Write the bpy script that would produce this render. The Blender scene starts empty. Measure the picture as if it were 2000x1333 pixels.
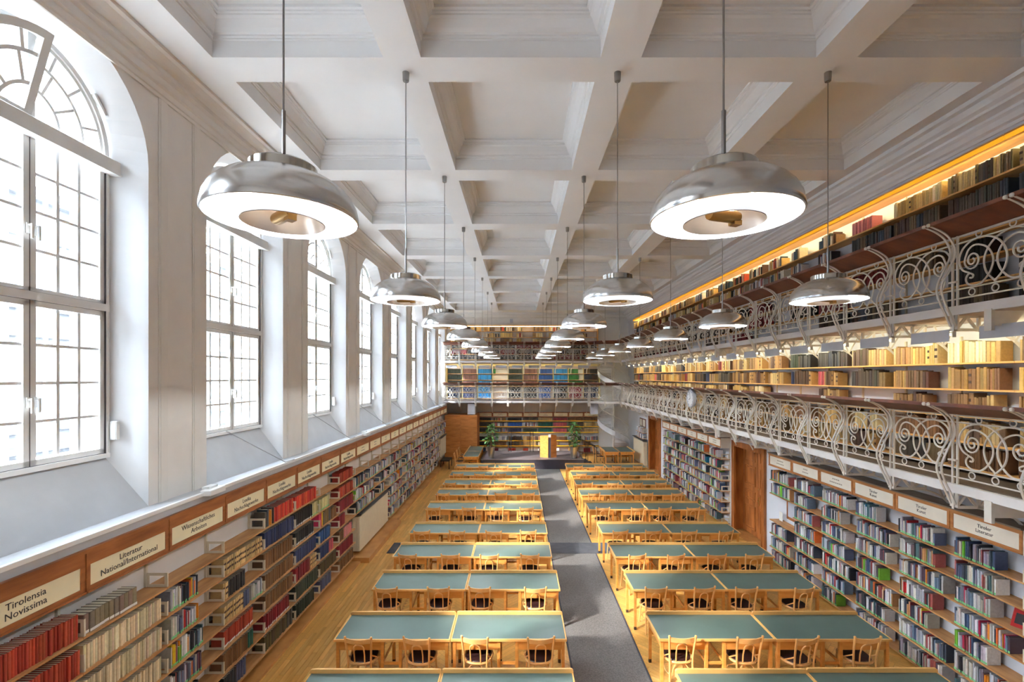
import bpy, math, random
import numpy as np
from mathutils import Vector, Matrix

SC = bpy.context.scene
COL = SC.collection
RNG = random.Random(7)
PI = math.pi

# ------------------------------------------------------------------ camera
CAMZ, FPX, VPX, HORY = 4.70, 930.0, 1014.0, 736.0
cam_d = bpy.data.cameras.new('camera')
cam_d.sensor_width = 36.0
cam_d.lens = FPX / 2000.0 * 36.0
cam_d.shift_x = -(VPX - 1000.0) / 2000.0
cam_d.shift_y = (HORY - 666.5) / 2000.0
cam_d.clip_start, cam_d.clip_end = 0.05, 200
cam = bpy.data.objects.new('camera', cam_d)
COL.objects.link(cam)
cam.location = (0, 0, CAMZ)
cam.rotation_euler = (PI / 2, 0, 0)
SC.camera = cam

# ------------------------------------------------------------------ view / world / sun
vs = SC.view_settings
vs.view_transform = 'Standard'
vs.look = 'None'
vs.gamma = 1.0
vs.use_curve_mapping = False
vs.exposure = 2.02
SC.cycles.max_bounces = 4
SC.cycles.diffuse_bounces = 4
SC.cycles.glossy_bounces = 2
SC.cycles.transmission_bounces = 4
SC.cycles.transparent_max_bounces = 12
SC.cycles.caustics_reflective = False
SC.cycles.caustics_refractive = False
SC.cycles.sample_clamp_indirect = 4.0
SC.cycles.adaptive_threshold = 0.1

world = bpy.data.worlds.new('sky')
SC.world = world
world.use_nodes = True
wn = world.node_tree.nodes
bg = wn['Background']
bg.inputs['Color'].default_value = (0.76, 0.88, 1.0, 1)
bg.inputs['Strength'].default_value = 13.0

sun_d = bpy.data.lights.new('sun', 'SUN')
sun_d.energy = 9.0
sun_d.angle = math.radians(5)
sun_d.color = (1.0, 0.98, 0.95)
sun = bpy.data.objects.new('sun', sun_d)
COL.objects.link(sun)
sun.rotation_euler = Vector((0.62, 0.45, -0.53)).to_track_quat('-Z', 'Y').to_euler()
sun.location = (-12, -8, 16)

LAMP_W = 88.0      # pendant lamp, watts
TUBE_W = 1.35       # gallery tube, watts
COVE_W = 3.0      # cove strip per 3 m, watts

# ------------------------------------------------------------------ dimensions (metres)
XWL, XGL, XWR, YB, YN = -4.40, -4.73, 6.66, 29.0, -1.6
ZC = 8.55
WINP, WIN0 = 3.22, 4.567
BEAMP, BEAM0 = 3.13, 2.88
GX = 5.62           # front of the side galleries
GZ1, GZ2 = 3.31, 5.61
GYB = 27.2          # front of the end galleries


def px(x, y, z):
    return VPX + FPX * x / y, HORY - FPX * (z - CAMZ) / y


# ------------------------------------------------------------------ materials
MATS = {}


def lin(c):
    return tuple(((v / 255) / 12.92 if v / 255 <= 0.04045 else ((v / 255 + 0.055) / 1.055) ** 2.4) for v in c)


def mat(name, rgb, rough=0.5, metal=0.0, var=0.0, scale=(6, 6, 6), detail=4.0, bump=0.0, rnd=0.0, spec=0.5, ramp=None, coat=0.0):
    m = bpy.data.materials.new(name)
    m.use_nodes = True
    nt = m.node_tree
    N, L = nt.nodes, nt.links
    b = N['Principled BSDF']
    c = lin(rgb)
    b.inputs['Base Color'].default_value = (*c, 1)
    b.inputs['Roughness'].default_value = rough
    b.inputs['Metallic'].default_value = metal
    b.inputs['Specular IOR Level'].default_value = spec
    b.inputs['Coat Weight'].default_value = coat
    out = None
    if var or bump:
        tc = N.new('ShaderNodeTexCoord')
        mp = N.new('ShaderNodeMapping')
        mp.inputs['Scale'].default_value = scale
        L.new(tc.outputs['Object'], mp.inputs['Vector'])
        oi = N.new('ShaderNodeObjectInfo')
        ad = N.new('ShaderNodeVectorMath')
        ad.operation = 'ADD'
        mu = N.new('ShaderNodeMath')
        mu.operation = 'MULTIPLY'
        mu.inputs[1].default_value = 37.0
        L.new(oi.outputs['Random'], mu.inputs[0])
        L.new(mp.outputs['Vector'], ad.inputs[0])
        L.new(mu.outputs[0], ad.inputs[1])
        nz = N.new('ShaderNodeTexNoise')
        nz.inputs['Scale'].default_value = 1.0
        nz.inputs['Detail'].default_value = detail
        L.new(ad.outputs[0], nz.inputs['Vector'])
        if var:
            rp = N.new('ShaderNodeValToRGB')
            rp.color_ramp.elements[0].position = 0.3
            rp.color_ramp.elements[1].position = 0.7
            lo = tuple(max(0, v * (1 - var)) for v in c)
            hi = tuple(min(1, v * (1 + var)) for v in c)
            if ramp:
                lo, hi = lin(ramp[0]), lin(ramp[1])
            rp.color_ramp.elements[0].color = (*lo, 1)
            rp.color_ramp.elements[1].color = (*hi, 1)
            L.new(nz.outputs['Fac'], rp.inputs['Fac'])
            out = rp.outputs['Color']
        if bump:
            bp = N.new('ShaderNodeBump')
            bp.inputs['Strength'].default_value = bump
            bp.inputs['Distance'].default_value = 0.01
            L.new(nz.outputs['Fac'], bp.inputs['Height'])
            L.new(bp.outputs['Normal'], b.inputs['Normal'])
    if rnd:
        oi2 = N.new('ShaderNodeObjectInfo')
        hs = N.new('ShaderNodeHueSaturation')
        mr = N.new('ShaderNodeMapRange')
        mr.inputs['To Min'].default_value = 1 - rnd
        mr.inputs['To Max'].default_value = 1 + rnd
        L.new(oi2.outputs['Random'], mr.inputs['Value'])
        L.new(mr.outputs['Result'], hs.inputs['Value'])
        hs.inputs['Color'].default_value = (*c, 1)
        if out:
            L.new(out, hs.inputs['Color'])
        out = hs.outputs['Color']
    if out:
        L.new(out, b.inputs['Base Color'])
    MATS[name] = m
    return m


def mat_emit(name, rgb, strength):
    m = bpy.data.materials.new(name)
    m.use_nodes = True
    N = m.node_tree.nodes
    b = N['Principled BSDF']
    b.inputs['Base Color'].default_value = (*lin(rgb), 1)
    b.inputs['Emission Color'].default_value = (*lin(rgb), 1)
    b.inputs['Emission Strength'].default_value = strength
    m.cycles.emission_sampling = 'NONE'      # the lamps' own lights do the lighting
    MATS[name] = m
    return m


def mat_glass(name, tint, fac, rough=0.02):
    m = bpy.data.materials.new(name)
    m.use_nodes = True
    nt = m.node_tree
    N, L = nt.nodes, nt.links
    N.remove(N['Principled BSDF'])
    o = N['Material Output']
    t = N.new('ShaderNodeBsdfTransparent')
    t.inputs['Color'].default_value = (*tint, 1)
    g = N.new('ShaderNodeBsdfGlossy')
    g.inputs['Roughness'].default_value = rough
    mx = N.new('ShaderNodeMixShader')
    mx.inputs[0].default_value = fac
    L.new(t.outputs[0], mx.inputs[1])
    L.new(g.outputs[0], mx.inputs[2])
    L.new(mx.outputs[0], o.inputs['Surface'])
    MATS[name] = m
    return m


def mat_attr(name, rough=0.55):
    m = bpy.data.materials.new(name)
    m.use_nodes = True
    nt = m.node_tree
    N, L = nt.nodes, nt.links
    b = N['Principled BSDF']
    b.inputs['Roughness'].default_value = rough
    a = N.new('ShaderNodeAttribute')
    a.attribute_name = 'tone'
    tc = N.new('ShaderNodeTexCoord')
    nz = N.new('ShaderNodeTexNoise')
    nz.inputs['Scale'].default_value = 30
    L.new(tc.outputs['Object'], nz.inputs['Vector'])
    mr = N.new('ShaderNodeMapRange')
    mr.inputs['To Min'].default_value = 0.8
    mr.inputs['To Max'].default_value = 1.15
    L.new(nz.outputs['Fac'], mr.inputs['Value'])
    hs = N.new('ShaderNodeHueSaturation')
    L.new(a.outputs['Color'], hs.inputs['Color'])
    L.new(mr.outputs['Result'], hs.inputs['Value'])
    L.new(hs.outputs['Color'], b.inputs['Base Color'])
    MATS[name] = m
    return m


mat('plaster', (238, 237, 235), 0.85, var=0.03, scale=(2, 2, 2), bump=0.05)
mat('plaster_left', (234, 229, 224), 0.85, var=0.04, scale=(2, 2, 2), bump=0.06)
mat('reveal_white', (238, 240, 243), 0.8, var=0.03, scale=(2, 2, 2), bump=0.05)
mat('sill_grey', (196, 198, 202), 0.8, var=0.05, scale=(3, 3, 3), bump=0.08)
mat('ceiling_white', (241, 241, 242), 0.85, var=0.02, scale=(1.5, 1.5, 1.5))
mat('wall_cool', (222, 226, 234), 0.85, var=0.03, scale=(2, 2, 2))
mat('frame_white', (242, 243, 243), 0.45, var=0.03, scale=(4, 4, 4))
mat('iron_white', (228, 224, 216), 0.45, var=0.06, scale=(8, 8, 8))
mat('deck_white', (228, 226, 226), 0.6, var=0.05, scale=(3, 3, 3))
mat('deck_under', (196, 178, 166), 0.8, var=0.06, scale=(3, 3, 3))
mat('deck_floor', (92, 80, 72), 0.6, var=0.2, scale=(3, 12, 3))
mat('parquet', (228, 174, 90), 0.36, var=0.16, scale=(1.2, 14, 10), detail=5, rnd=0.11, ramp=((216, 158, 76), (238, 188, 106)))
mat('oak', (226, 154, 72), 0.4, var=0.14, scale=(2.5, 16, 16), rnd=0.06, ramp=((216, 142, 62), (234, 166, 86)))
mat('oak_end', (240, 182, 104), 0.38, var=0.1, scale=(3, 14, 3), rnd=0.05)
mat('beech', (238, 182, 112), 0.35, var=0.12, scale=(8, 8, 3), rnd=0.07)
mat('sign_wood', (152, 88, 44), 0.45, var=0.22, scale=(10, 2, 14), ramp=((128, 70, 34), (172, 104, 56)))
mat('sign_wood_light', (186, 122, 66), 0.45, var=0.2, scale=(10, 2, 14), ramp=((164, 100, 50), (198, 136, 78)))
mat('shelf_wood', (190, 136, 84), 0.5, var=0.15, scale=(12, 2, 12), ramp=((170, 116, 66), (206, 154, 100)))
mat('shelf_pale', (222, 170, 100), 0.5, var=0.15, scale=(12, 2, 12))
mat('shelf_yellow', (240, 190, 40), 0.5)
mat('shelf_frame', (232, 214, 150), 0.5, var=0.08)
mat('plinth_wood', (196, 136, 72), 0.42, var=0.2, scale=(3, 2, 3), ramp=((176, 116, 56), (208, 150, 86)))
mat('door_wood', (170, 100, 46), 0.45, var=0.22, scale=(6, 6, 1.5), ramp=((140, 76, 30), (190, 118, 60)))
mat('veneer', (190, 116, 54), 0.4, var=0.16, scale=(2, 2, 9), ramp=((168, 98, 42), (204, 132, 68)))
mat('rail_wood', (112, 60, 38), 0.4, var=0.25, scale=(6, 2, 6), ramp=((92, 46, 28), (130, 72, 46)))
mat('cream_metal', (226, 216, 194), 0.5, var=0.04)
mat('cream_radiator', (226, 212, 184), 0.45, var=0.04)
mat('plate', (238, 226, 190), 0.6, var=0.03)
mat('plate_pale', (236, 230, 216), 0.6, var=0.03)
mat('ink', (62, 54, 48), 0.7)
mat('ink_faint', (168, 158, 142), 0.7)
mat('linoleum', (86, 106, 99), 0.32, var=0.1, scale=(2, 2, 2), spec=0.6, rnd=0.04)
mat('leather', (58, 34, 32), 0.4, var=0.25, scale=(9, 9, 9))
mat('black', (28, 27, 30), 0.5)
mat('dark_top', (70, 68, 72), 0.5, var=0.1)
mat('dusty_top', (128, 116, 104), 0.7, var=0.15, scale=(4, 4, 4))
mat('carpet', (112, 107, 102), 0.95, var=0.30, scale=(45, 45, 45), detail=6, bump=0.4)
mat('carpet_edge', (62, 60, 64), 0.9, var=0.1)
mat('mat_grey', (76, 76, 80), 0.95, var=0.14, scale=(6, 6, 6), detail=8)
mat('stage_top', (112, 100, 100), 0.5, var=0.12, scale=(2, 10, 2))
mat('stage_front', (52, 48, 58), 0.8, var=0.1)
mat('alu', (226, 225, 224), 0.22, 1.0, var=0.06, scale=(3, 3, 9))
mat('chrome', (222, 220, 214), 0.1, 1.0)
mat('steel', (168, 166, 164), 0.3, 1.0)
mat('lamp_white', (180, 178, 178), 0.5)
mat('fitting_white', (236, 236, 234), 0.5)
mat('lamp_reflector', (226, 214, 204), 0.3, 0.8)
mat('brass', (176, 140, 84), 0.35, 0.9)
mat('grey_box', (196, 201, 212), 0.5, var=0.04)
mat('speaker_grey', (198, 198, 202), 0.5, var=0.04)
mat('clock_face', (240, 241, 244), 0.4)
mat('pot_metal', (186, 180, 170), 0.28, 0.9)
mat('leaf', (98, 146, 76), 0.5, var=0.35, scale=(5, 5, 5), rnd=0.25)
mat('bark', (112, 84, 56), 0.8)
mat('book_red', (196, 48, 52), 0.5, var=0.1, scale=(20, 20, 20))
mat('soil', (60, 46, 36), 0.9)
mat('paper', (232, 222, 200), 0.8)
mat('sticker_green', (124, 206, 134), 0.6)
mat('sticker_white', (236, 234, 228), 0.6)
mat('rubber', (64, 44, 34), 0.7)
mat('cable', (150, 150, 152), 0.5)
mat('pot_exit', (90, 170, 140), 0.5)
mat('facade', (60, 61, 64), 0.8, var=0.12, scale=(1, 1, 1))
mat('facade_trim', (84, 85, 88), 0.8)
mat('facade_glass', (84, 92, 104), 0.2)
mat('pavement', (170, 168, 164), 0.9)
mat_emit('bulb_glow', (255, 244, 226), 30.0)
mat_emit('tube_glow', (255, 240, 190), 6.0)
mat_emit('lit_board_glow', (255, 178, 30), 0.17)
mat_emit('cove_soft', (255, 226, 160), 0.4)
mat_glass('glass', (0.97, 0.985, 1.0), 0.06)
mat_glass('lamp_glass', (0.86, 0.85, 0.84), 0.3, 0.12)
mat_attr('book_tone')


# ------------------------------------------------------------------ mesh builder
class MB:
    def __init__(self):
        self.v, self.f, self.m = [], [], []

    def face(self, pts, m=0):
        n = len(self.v)
        self.v += [tuple(p) for p in pts]
        self.f.append(tuple(range(n, n + len(pts))))
        self.m.append(m)

    def add(self, vs_, fs, m=0):
        n = len(self.v)
        self.v += [tuple(p) for p in vs_]
        for f in fs:
            self.f.append(tuple(i + n for i in f))
            self.m.append(m)

    def box(self, x0, x1, y0, y1, z0, z1, m=0):
        if x0 > x1: x0, x1 = x1, x0
        if y0 > y1: y0, y1 = y1, y0
        if z0 > z1: z0, z1 = z1, z0
        self.add([(x0, y0, z0), (x1, y0, z0), (x1, y1, z0), (x0, y1, z0), (x0, y0, z1), (x1, y0, z1), (x1, y1, z1), (x0, y1, z1)],
                 [(0, 3, 2, 1), (4, 5, 6, 7), (0, 1, 5, 4), (1, 2, 6, 5), (2, 3, 7, 6), (3, 0, 4, 7)], m)

    def cbox(self, x0, x1, y0, y1, z0, z1, c, m=0):
        """box with chamfered vertical and top edges"""
        def ring(i, z):
            return [(x0 + i + c, y0 + i, z), (x1 - i - c, y0 + i, z), (x1 - i, y0 + i + c, z), (x1 - i, y1 - i - c, z),
                    (x1 - i - c, y1 - i, z), (x0 + i + c, y1 - i, z), (x0 + i, y1 - i - c, z), (x0 + i, y0 + i + c, z)]
        a, b, d = ring(0, z0), ring(0, z1 - c), ring(c * 0.8, z1)
        fs = [(7, 6, 5, 4, 3, 2, 1, 0)]
        for k in range(8):
            j = (k + 1) % 8
            fs += [(k, j, 8 + j, 8 + k), (8 + k, 8 + j, 16 + j, 16 + k)]
        fs.append(tuple(range(16, 24)))
        self.add(a + b + d, fs, m)

    def obox(self, c, ax, ay, az, hx, hy, hz, m=0):
        c, ax, ay, az = Vector(c), Vector(ax), Vector(ay), Vector(az)
        vs_ = []
        for sz in (-1, 1):
            for sx, sy in ((-1, -1), (1, -1), (1, 1), (-1, 1)):
                vs_.append(c + ax * hx * sx + ay * hy * sy + az * hz * sz)
        self.add(vs_, [(0, 3, 2, 1), (4, 5, 6, 7), (0, 1, 5, 4), (1, 2, 6, 5), (2, 3, 7, 6), (3, 0, 4, 7)], m)

    def bar(self, p, q, w, h, up=(0, 0, 1), m=0):
        p, q = Vector(p), Vector(q)
        d = q - p
        L = d.length
        d.normalize()
        s = d.cross(Vector(up))
        if s.length < 1e-5:
            s = d.cross(Vector((1, 0, 0)))
        s.normalize()
        u = s.cross(d)
        self.obox((p + q) / 2, d, s, u, L / 2, w / 2, h / 2, m)

    def tube(self, pts, r, n=6, closed=False, m=0, caps=True, r2=None):
        pts = [Vector(p) for p in pts]
        k = len(pts)
        rings = []
        prev = None
        for i, p in enumerate(pts):
            if closed:
                t = pts[(i + 1) % k] - pts[i - 1]
            else:
                t = pts[min(i + 1, k - 1)] - pts[max(i - 1, 0)]
            if t.length < 1e-9:
                t = Vector((0, 0, 1))
            t.normalize()
            if prev is None:
                a = Vector((0, 0, 1)) if abs(t.z) < 0.9 else Vector((1, 0, 0))
                prev = t.cross(a).normalized()
            s = prev - t * prev.dot(t)
            if s.length < 1e-6:
                s = t.cross(Vector((1, 0, 0)))
            s.normalize()
            prev = s
            b = t.cross(s)
            rr = r if r2 is None else r + (r2 - r) * i / max(1, k - 1)
            rings.append([p + (s * math.cos(2 * PI * j / n) + b * math.sin(2 * PI * j / n)) * rr for j in range(n)])
        vs_ = [q for rg in rings for q in rg]
        fs = []
        for i in range(k if closed else k - 1):
            i2 = (i + 1) % k
            for j in range(n):
                j2 = (j + 1) % n
                fs.append((i * n + j, i * n + j2, i2 * n + j2, i2 * n + j))
        if caps and not closed:
            fs.append(tuple(range(n - 1, -1, -1)))
            fs.append(tuple((k - 1) * n + j for j in range(n)))
        self.add(vs_, fs, m)

    def lathe(self, prof, n=24, c=(0, 0, 0), m=0, axis='z'):
        vs_, fs = [], []
        k = len(prof)
        for (r, z) in prof:
            for j in range(n):
                a = 2 * PI * j / n
                if axis == 'z':
                    vs_.append((c[0] + r * math.cos(a), c[1] + r * math.sin(a), c[2] + z))
                elif axis == 'x':
                    vs_.append((c[0] + z, c[1] + r * math.cos(a), c[2] + r * math.sin(a)))
                else:
                    vs_.append((c[0] + r * math.cos(a), c[1] - z, c[2] + r * math.sin(a)))
        for i in range(k - 1):
            for j in range(n):
                j2 = (j + 1) % n
                fs.append((i * n + j, i * n + j2, (i + 1) * n + j2, (i + 1) * n + j))
        self.add(vs_, fs, m)

    def prism(self, poly, a0, a1, axis='y', m=0):
        """poly: 2D points; extruded along axis. axis y: (x,z); axis x: (y,z); axis z: (x,y)"""
        n = len(poly)

        def P(p, a):
            return {'y': (p[0], a, p[1]), 'x': (a, p[0], p[1]), 'z': (p[0], p[1], a)}[axis]
        vs_ = [P(p, a0) for p in poly] + [P(p, a1) for p in poly]
        fs = [tuple(range(n)), tuple(range(2 * n - 1, n - 1, -1))]
        for i in range(n):
            j = (i + 1) % n
            fs.append((i, i + n, j + n, j))
        self.add(vs_, fs, m)

    def mesh(self, name, mats, smooth=False):
        me = bpy.data.meshes.new(name)
        me.from_pydata(self.v, [], self.f)
        for mm in (mats if isinstance(mats, (list, tuple)) else [mats]):
            me.materials.append(MATS[mm])
        if len(me.materials) > 1:
            me.polygons.foreach_set('material_index', self.m)
        if smooth:
            me.polygons.foreach_set('use_smooth', [True] * len(me.polygons))
            try:
                me.set_sharp_from_angle(angle=math.radians(45))
            except Exception:
                pass
        me.update()
        return me

    def build(self, name, mats, parent=None, smooth=False):
        return link(name, self.mesh(name, mats, smooth), parent)


def link(name, data, parent=None, loc=None, rot=None):
    o = bpy.data.objects.new(name, data)
    COL.objects.link(o)
    if parent is not None:
        o.parent = parent
    if loc is not None:
        o.location = loc
    if rot is not None:
        o.rotation_euler = rot
    return o


def empty(name, loc=(0, 0, 0), rz=0.0):
    o = bpy.data.objects.new(name, None)
    o.empty_display_size = 0.1
    COL.objects.link(o)
    o.location = loc
    o.rotation_euler = (0, 0, rz)
    return o


def tag(o, label=None, cat=None, group=None, kind=None):
    if label: o['label'] = label
    if cat: o['category'] = cat
    if group: o['group'] = group
    if kind: o['kind'] = kind
    return o


def struct(o, label=None, cat=None):
    o['kind'] = 'structure'
    if label: o['label'] = label
    if cat: o['category'] = cat
    return o


KIDS = {}


def kids(o):
    if o.name not in KIDS:
        KIDS[o.name] = list(o.children)
    return KIDS[o.name]


def dup(root, loc=None, rz=None, parent=None):
    c = root.copy()
    COL.objects.link(c)
    c.parent = parent
    if loc is not None: c.location = loc
    if rz is not None: c.rotation_euler = (0, 0, rz)
    for ch in kids(root):
        dup(ch, None, None, c)
    return c


def crom(pts, n=6):
    """Catmull-Rom through points"""
    P = [Vector(p) for p in pts]
    P = [P[0] * 2 - P[1]] + P + [P[-1] * 2 - P[-2]]
    out = []
    for i in range(1, len(P) - 2):
        a, b, c, d = P[i - 1], P[i], P[i + 1], P[i + 2]
        for k in range(n):
            t = k / n
            out.append(0.5 * ((2 * b) + (c - a) * t + (2 * a - 5 * b + 4 * c - d) * t * t + (3 * b - a - 3 * c + d) * t ** 3))
    out.append(P[-2])
    return out


ORD = ['first', 'second', 'third', 'fourth', 'fifth', 'sixth', 'seventh', 'eighth', 'ninth', 'tenth', 'eleventh', 'twelfth', 'thirteenth', 'fourteenth',
       'fifteenth', 'sixteenth', 'seventeenth', 'eighteenth', 'nineteenth', 'twentieth', 'twenty-first', 'twenty-second', 'twenty-third', 'twenty-fourth',
       'twenty-fifth', 'twenty-sixth', 'twenty-seventh', 'twenty-eighth', 'twenty-ninth', 'thirtieth'] + ['%dth' % k for k in range(31, 60)]


# wall frames: s runs along the wall, o out of the wall into the room
def W(wall, s, o, z):
    if wall == 'L': return (XWL + o, s, z)
    if wall == 'R': return (XWR - o, s, z)
    return (s, YB - o, z)


def wbox(mb, wall, s0, s1, o0, o1, z0, z1, m=0):
    a, b = W(wall, s0, o0, z0), W(wall, s1, o1, z1)
    mb.box(a[0], b[0], a[1], b[1], a[2], b[2], m)


TEXTS = {}


def text_mesh(body, size, m='ink'):
    key = (body, size)
    if key not in TEXTS:
        cu = bpy.data.curves.new('lettering', 'FONT')
        cu.body = body
        cu.size = size
        cu.align_x = 'CENTER'
        cu.align_y = 'CENTER'
        cu.space_line = 0.95
        cu.resolution_u = 2
        cu.extrude = 0.001
        ob = bpy.data.objects.new('lettering', cu)
        COL.objects.link(ob)
        dg = bpy.context.evaluated_depsgraph_get()
        me = bpy.data.meshes.new_from_object(ob.evaluated_get(dg))
        bpy.data.objects.remove(ob)
        me.materials.clear()
        me.materials.append(MATS[m])
        TEXTS[key] = me
    return TEXTS[key]


def wall_rot(wall):
    if wall == 'L':
        return Matrix(((0, 0, 1), (1, 0, 0), (0, 1, 0))).to_euler()
    if wall == 'R':
        return Matrix(((0, 0, -1), (-1, 0, 0), (0, 1, 0))).to_euler()
    return Matrix(((1, 0, 0), (0, 0, -1), (0, 1, 0))).to_euler()

# ================================================================== STRUCTURE
# ------------------------------------------------------------------ floor
mb = MB()
mb.box(XWL - 0.1, XWR + 0.9, YN - 0.1, YB + 0.1, -0.06, -0.012)
floor = struct(mb.build('floor', 'plinth_wood'), 'oak parquet floor', 'floor')


def plank_quad(cx, cy, ang, L, w):
    ca, sa = math.cos(ang), math.sin(ang)
    return [(cx + ca * a - sa * b, cy + sa * a + ca * b) for a, b in ((-L / 2, -w / 2), (L / 2, -w / 2), (L / 2, w / 2), (-L / 2, w / 2))]


planks = []
w_, L_ = 0.088, 0.62
k = 0
x = -4.05 + w_ / 2
while x < -2.35:
    y = YN + (k % 3) * L_ / 3 + 0.1
    while y < YB:
        planks.append((x, y, PI / 2, L_, w_))
        y += L_
    x += w_
    k += 1
# herringbone under the tables
hL, hw = 0.48, 0.08
ox, oy = -2.35, 4.5
step = hL / math.sqrt(2)
for col_ in range(0, 26):
    xc = ox + (col_ + 0.5) * step
    sgn = 1 if col_ % 2 == 0 else -1
    n = int((YB - 4.5) / (hw * math.sqrt(2))) + 1
    for j in range(n):
        yc = oy + j * hw * math.sqrt(2) + (0 if sgn > 0 else hw * math.sqrt(2) / 2)
        if -2.35 < xc < XWR:
            planks.append((xc, yc, sgn * PI / 4, hL, hw))


def plank_area(p):
    if p[1] < 1: return 0
    a = px(p[0], p[1], 0)
    if not (0 < a[0] < 2000 and a[1] < 1340): return 0
    # the open aisle along the shelves and the strip beside the carpet are in clear view
    vis = 1.0 if (p[0] < -2.45 and p[0] > -3.75) or (2.0 < p[0] < 2.2) else 0.1
    return vis / p[1] ** 3


planks.sort(key=lambda p: -plank_area(p))
pm = {}
for p in planks[:300]:
    key = (p[3], p[4])
    if key not in pm:
        L, w = p[3], p[4]
        q = MB()
        g = 0.0022
        q.add([(-L / 2 + g, -w / 2 + g, 0), (L / 2 - g, -w / 2 + g, 0), (L / 2 - g, w / 2 - g, 0), (-L / 2 + g, w / 2 - g, 0),
               (-L / 2, -w / 2, -0.012), (L / 2, -w / 2, -0.012), (L / 2, w / 2, -0.012), (-L / 2, w / 2, -0.012)],
              [(0, 1, 2, 3), (4, 5, 1, 0), (5, 6, 2, 1), (6, 7, 3, 2), (7, 4, 0, 3)])
        me = q.mesh('plank', 'parquet')
        # grain along the plank
        pm[key] = me
    o = link('plank', pm[key], floor, (p[0], p[1], 0), (0, 0, p[2]))
q = MB()
for p in planks[300:]:
    c = plank_quad(p[0], p[1], p[2], p[3] - 0.004, p[4] - 0.004)
    q.face([(a, b, 0) for a, b in c])
me = q.mesh('planks', 'book_tone')
cols = np.zeros((len(me.polygons), 4), dtype=np.float32)
rr = np.random.RandomState(3)
b0 = np.array(lin((228, 172, 88)))
f = 1 + rr.uniform(-0.13, 0.14, (len(cols), 1))
cols[:, :3] = b0 * f
cols[:, 3] = 1
at = me.attributes.new('tone', 'FLOAT_COLOR', 'FACE')
at.data.foreach_set('color', cols.ravel())
me.materials.clear()
mp = mat_attr('parquet_tone', 0.38)
me.materials.append(mp)
tag(link('planks', me, floor), kind='stuff')

# carpet runner and cross mat
mb = MB()
mb.box(0.86, 2.02, YN, 24.12, 0, 0.008)
mb.box(0.83, 0.86, YN, 24.12, 0, 0.009, 1)
mb.box(2.02, 2.05, YN, 24.12, 0, 0.009, 1)
carpet = tag(mb.build('carpet_runner', ['carpet', 'carpet_edge']), 'long mottled grey carpet runner down the central aisle', 'carpet')
mb = MB()
mb.box(-3.52, 2.75, 12.62, 13.42, 0.009, 0.016)
tag(mb.build('floor_mat', 'mat_grey'), 'dark grey mat laid crosswise over the carpet runner', 'mat')

# ------------------------------------------------------------------ left wall with arched window niches
NW = 9
WCS = [WIN0 + WINP * k for k in range(-1, 8)]
ZL = 3.16
R1, R0, ZS1, ZS0, ZSILL = 1.085, 0.87, 7.17, 7.20, 3.78


def arch(c, r, zs, n=20):
    return [(c + r * math.cos(PI * i / n), zs + r * math.sin(PI * i / n)) for i in range(n + 1)]


mb = MB()
ztop = ZC + 0.02
edges = []
y_prev = YN
for c in WCS:
    y0, y1 = c - R1, c + R1
    if y0 < y_prev: y0 = y_prev
    mb.face([(XWL, y_prev, ZL), (XWL, y0, ZL), (XWL, y0, ztop), (XWL, y_prev, ztop)])
    a = arch(c, R1, ZS1)
    for i in range(len(a) - 1):
        (ya, za), (yb, zb) = a[i], a[i + 1]
        mb.face([(XWL, ya, za), (XWL, ya, ztop), (XWL, yb, ztop), (XWL, yb, zb)])
    # reveal
    o1 = [(c + R1, ZL)] + a + [(c - R1, ZL)]
    i1 = [(c + R0, ZSILL)] + arch(c, R0, ZS0) + [(c - R0, ZSILL)]
    for i in range(len(o1) - 1):
        p, q_, r_, s_ = o1[i], o1[i + 1], i1[i + 1], i1[i]
        mb.face([(XWL, p[0], p[1]), (XWL, q_[0], q_[1]), (XGL, r_[0], r_[1]), (XGL, s_[0], s_[1])], 1)
    mb.face([(XWL, c - R1, ZL), (XWL, c + R1, ZL), (XGL, c + R0, ZSILL), (XGL, c - R0, ZSILL)], 2)
    y_prev = y1
mb.face([(XWL, y_prev, ZL), (XWL, YB, ZL), (XWL, YB, ztop), (XWL, y_prev, ztop)])
mb.face([(XWL, YN, -0.02), (XWL, YB, -0.02), (XWL, YB, ZL), (XWL, YN, ZL)])
wall_left = struct(mb.build('wall_left', ['plaster_left', 'reveal_white', 'sill_grey']), 'white plaster wall with arched window niches', 'wall')
# shallow pilaster strip on every pier
for k in range(-1, 8):
    pc = WIN0 + WINP * k + WINP / 2
    mb = MB()
    for d in (-0.30, 0.30):
        mb.box(XWL, XWL + 0.012, pc + d - 0.075, pc + d + 0.075, ZL, 8.2)
        mb.box(XWL, XWL + 0.018, pc + d - 0.05, pc + d + 0.05, ZL, 8.22)
    struct(mb.build('pilaster', 'plaster_left', wall_left))

# other walls
mb = MB()
mb.face([(XWL, YB, -0.05), (XWR, YB, -0.05), (XWR, YB, ztop), (XWL, YB, ztop)])
wall_back = struct(mb.build('wall_back', 'plaster'), 'white end wall behind the galleries', 'wall')
mb = MB()
mb.face([(XWL, YN, -0.05), (XWL, YN, ztop), (XWR, YN, ztop), (XWR, YN, -0.05)])
struct(mb.build('wall_near', 'plaster'))
# right wall with two door openings
DOORS = [(12.82, 14.78), (22.35, 24.3)]
DH = 2.71
mb = MB()
yp = YN
for a, b in DOORS:
    mb.face([(XWR, yp, -0.05), (XWR, yp, ztop), (XWR, a, ztop), (XWR, a, -0.05)])
    mb.face([(XWR, a, DH), (XWR, a, ztop), (XWR, b, ztop), (XWR, b, DH)])
    yp = b
mb.face([(XWR, yp, -0.05), (XWR, yp, ztop), (XWR, YB, ztop), (XWR, YB, -0.05)])
wall_right = struct(mb.build('wall_right', 'wall_cool'), 'white wall behind the side galleries', 'wall')

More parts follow.
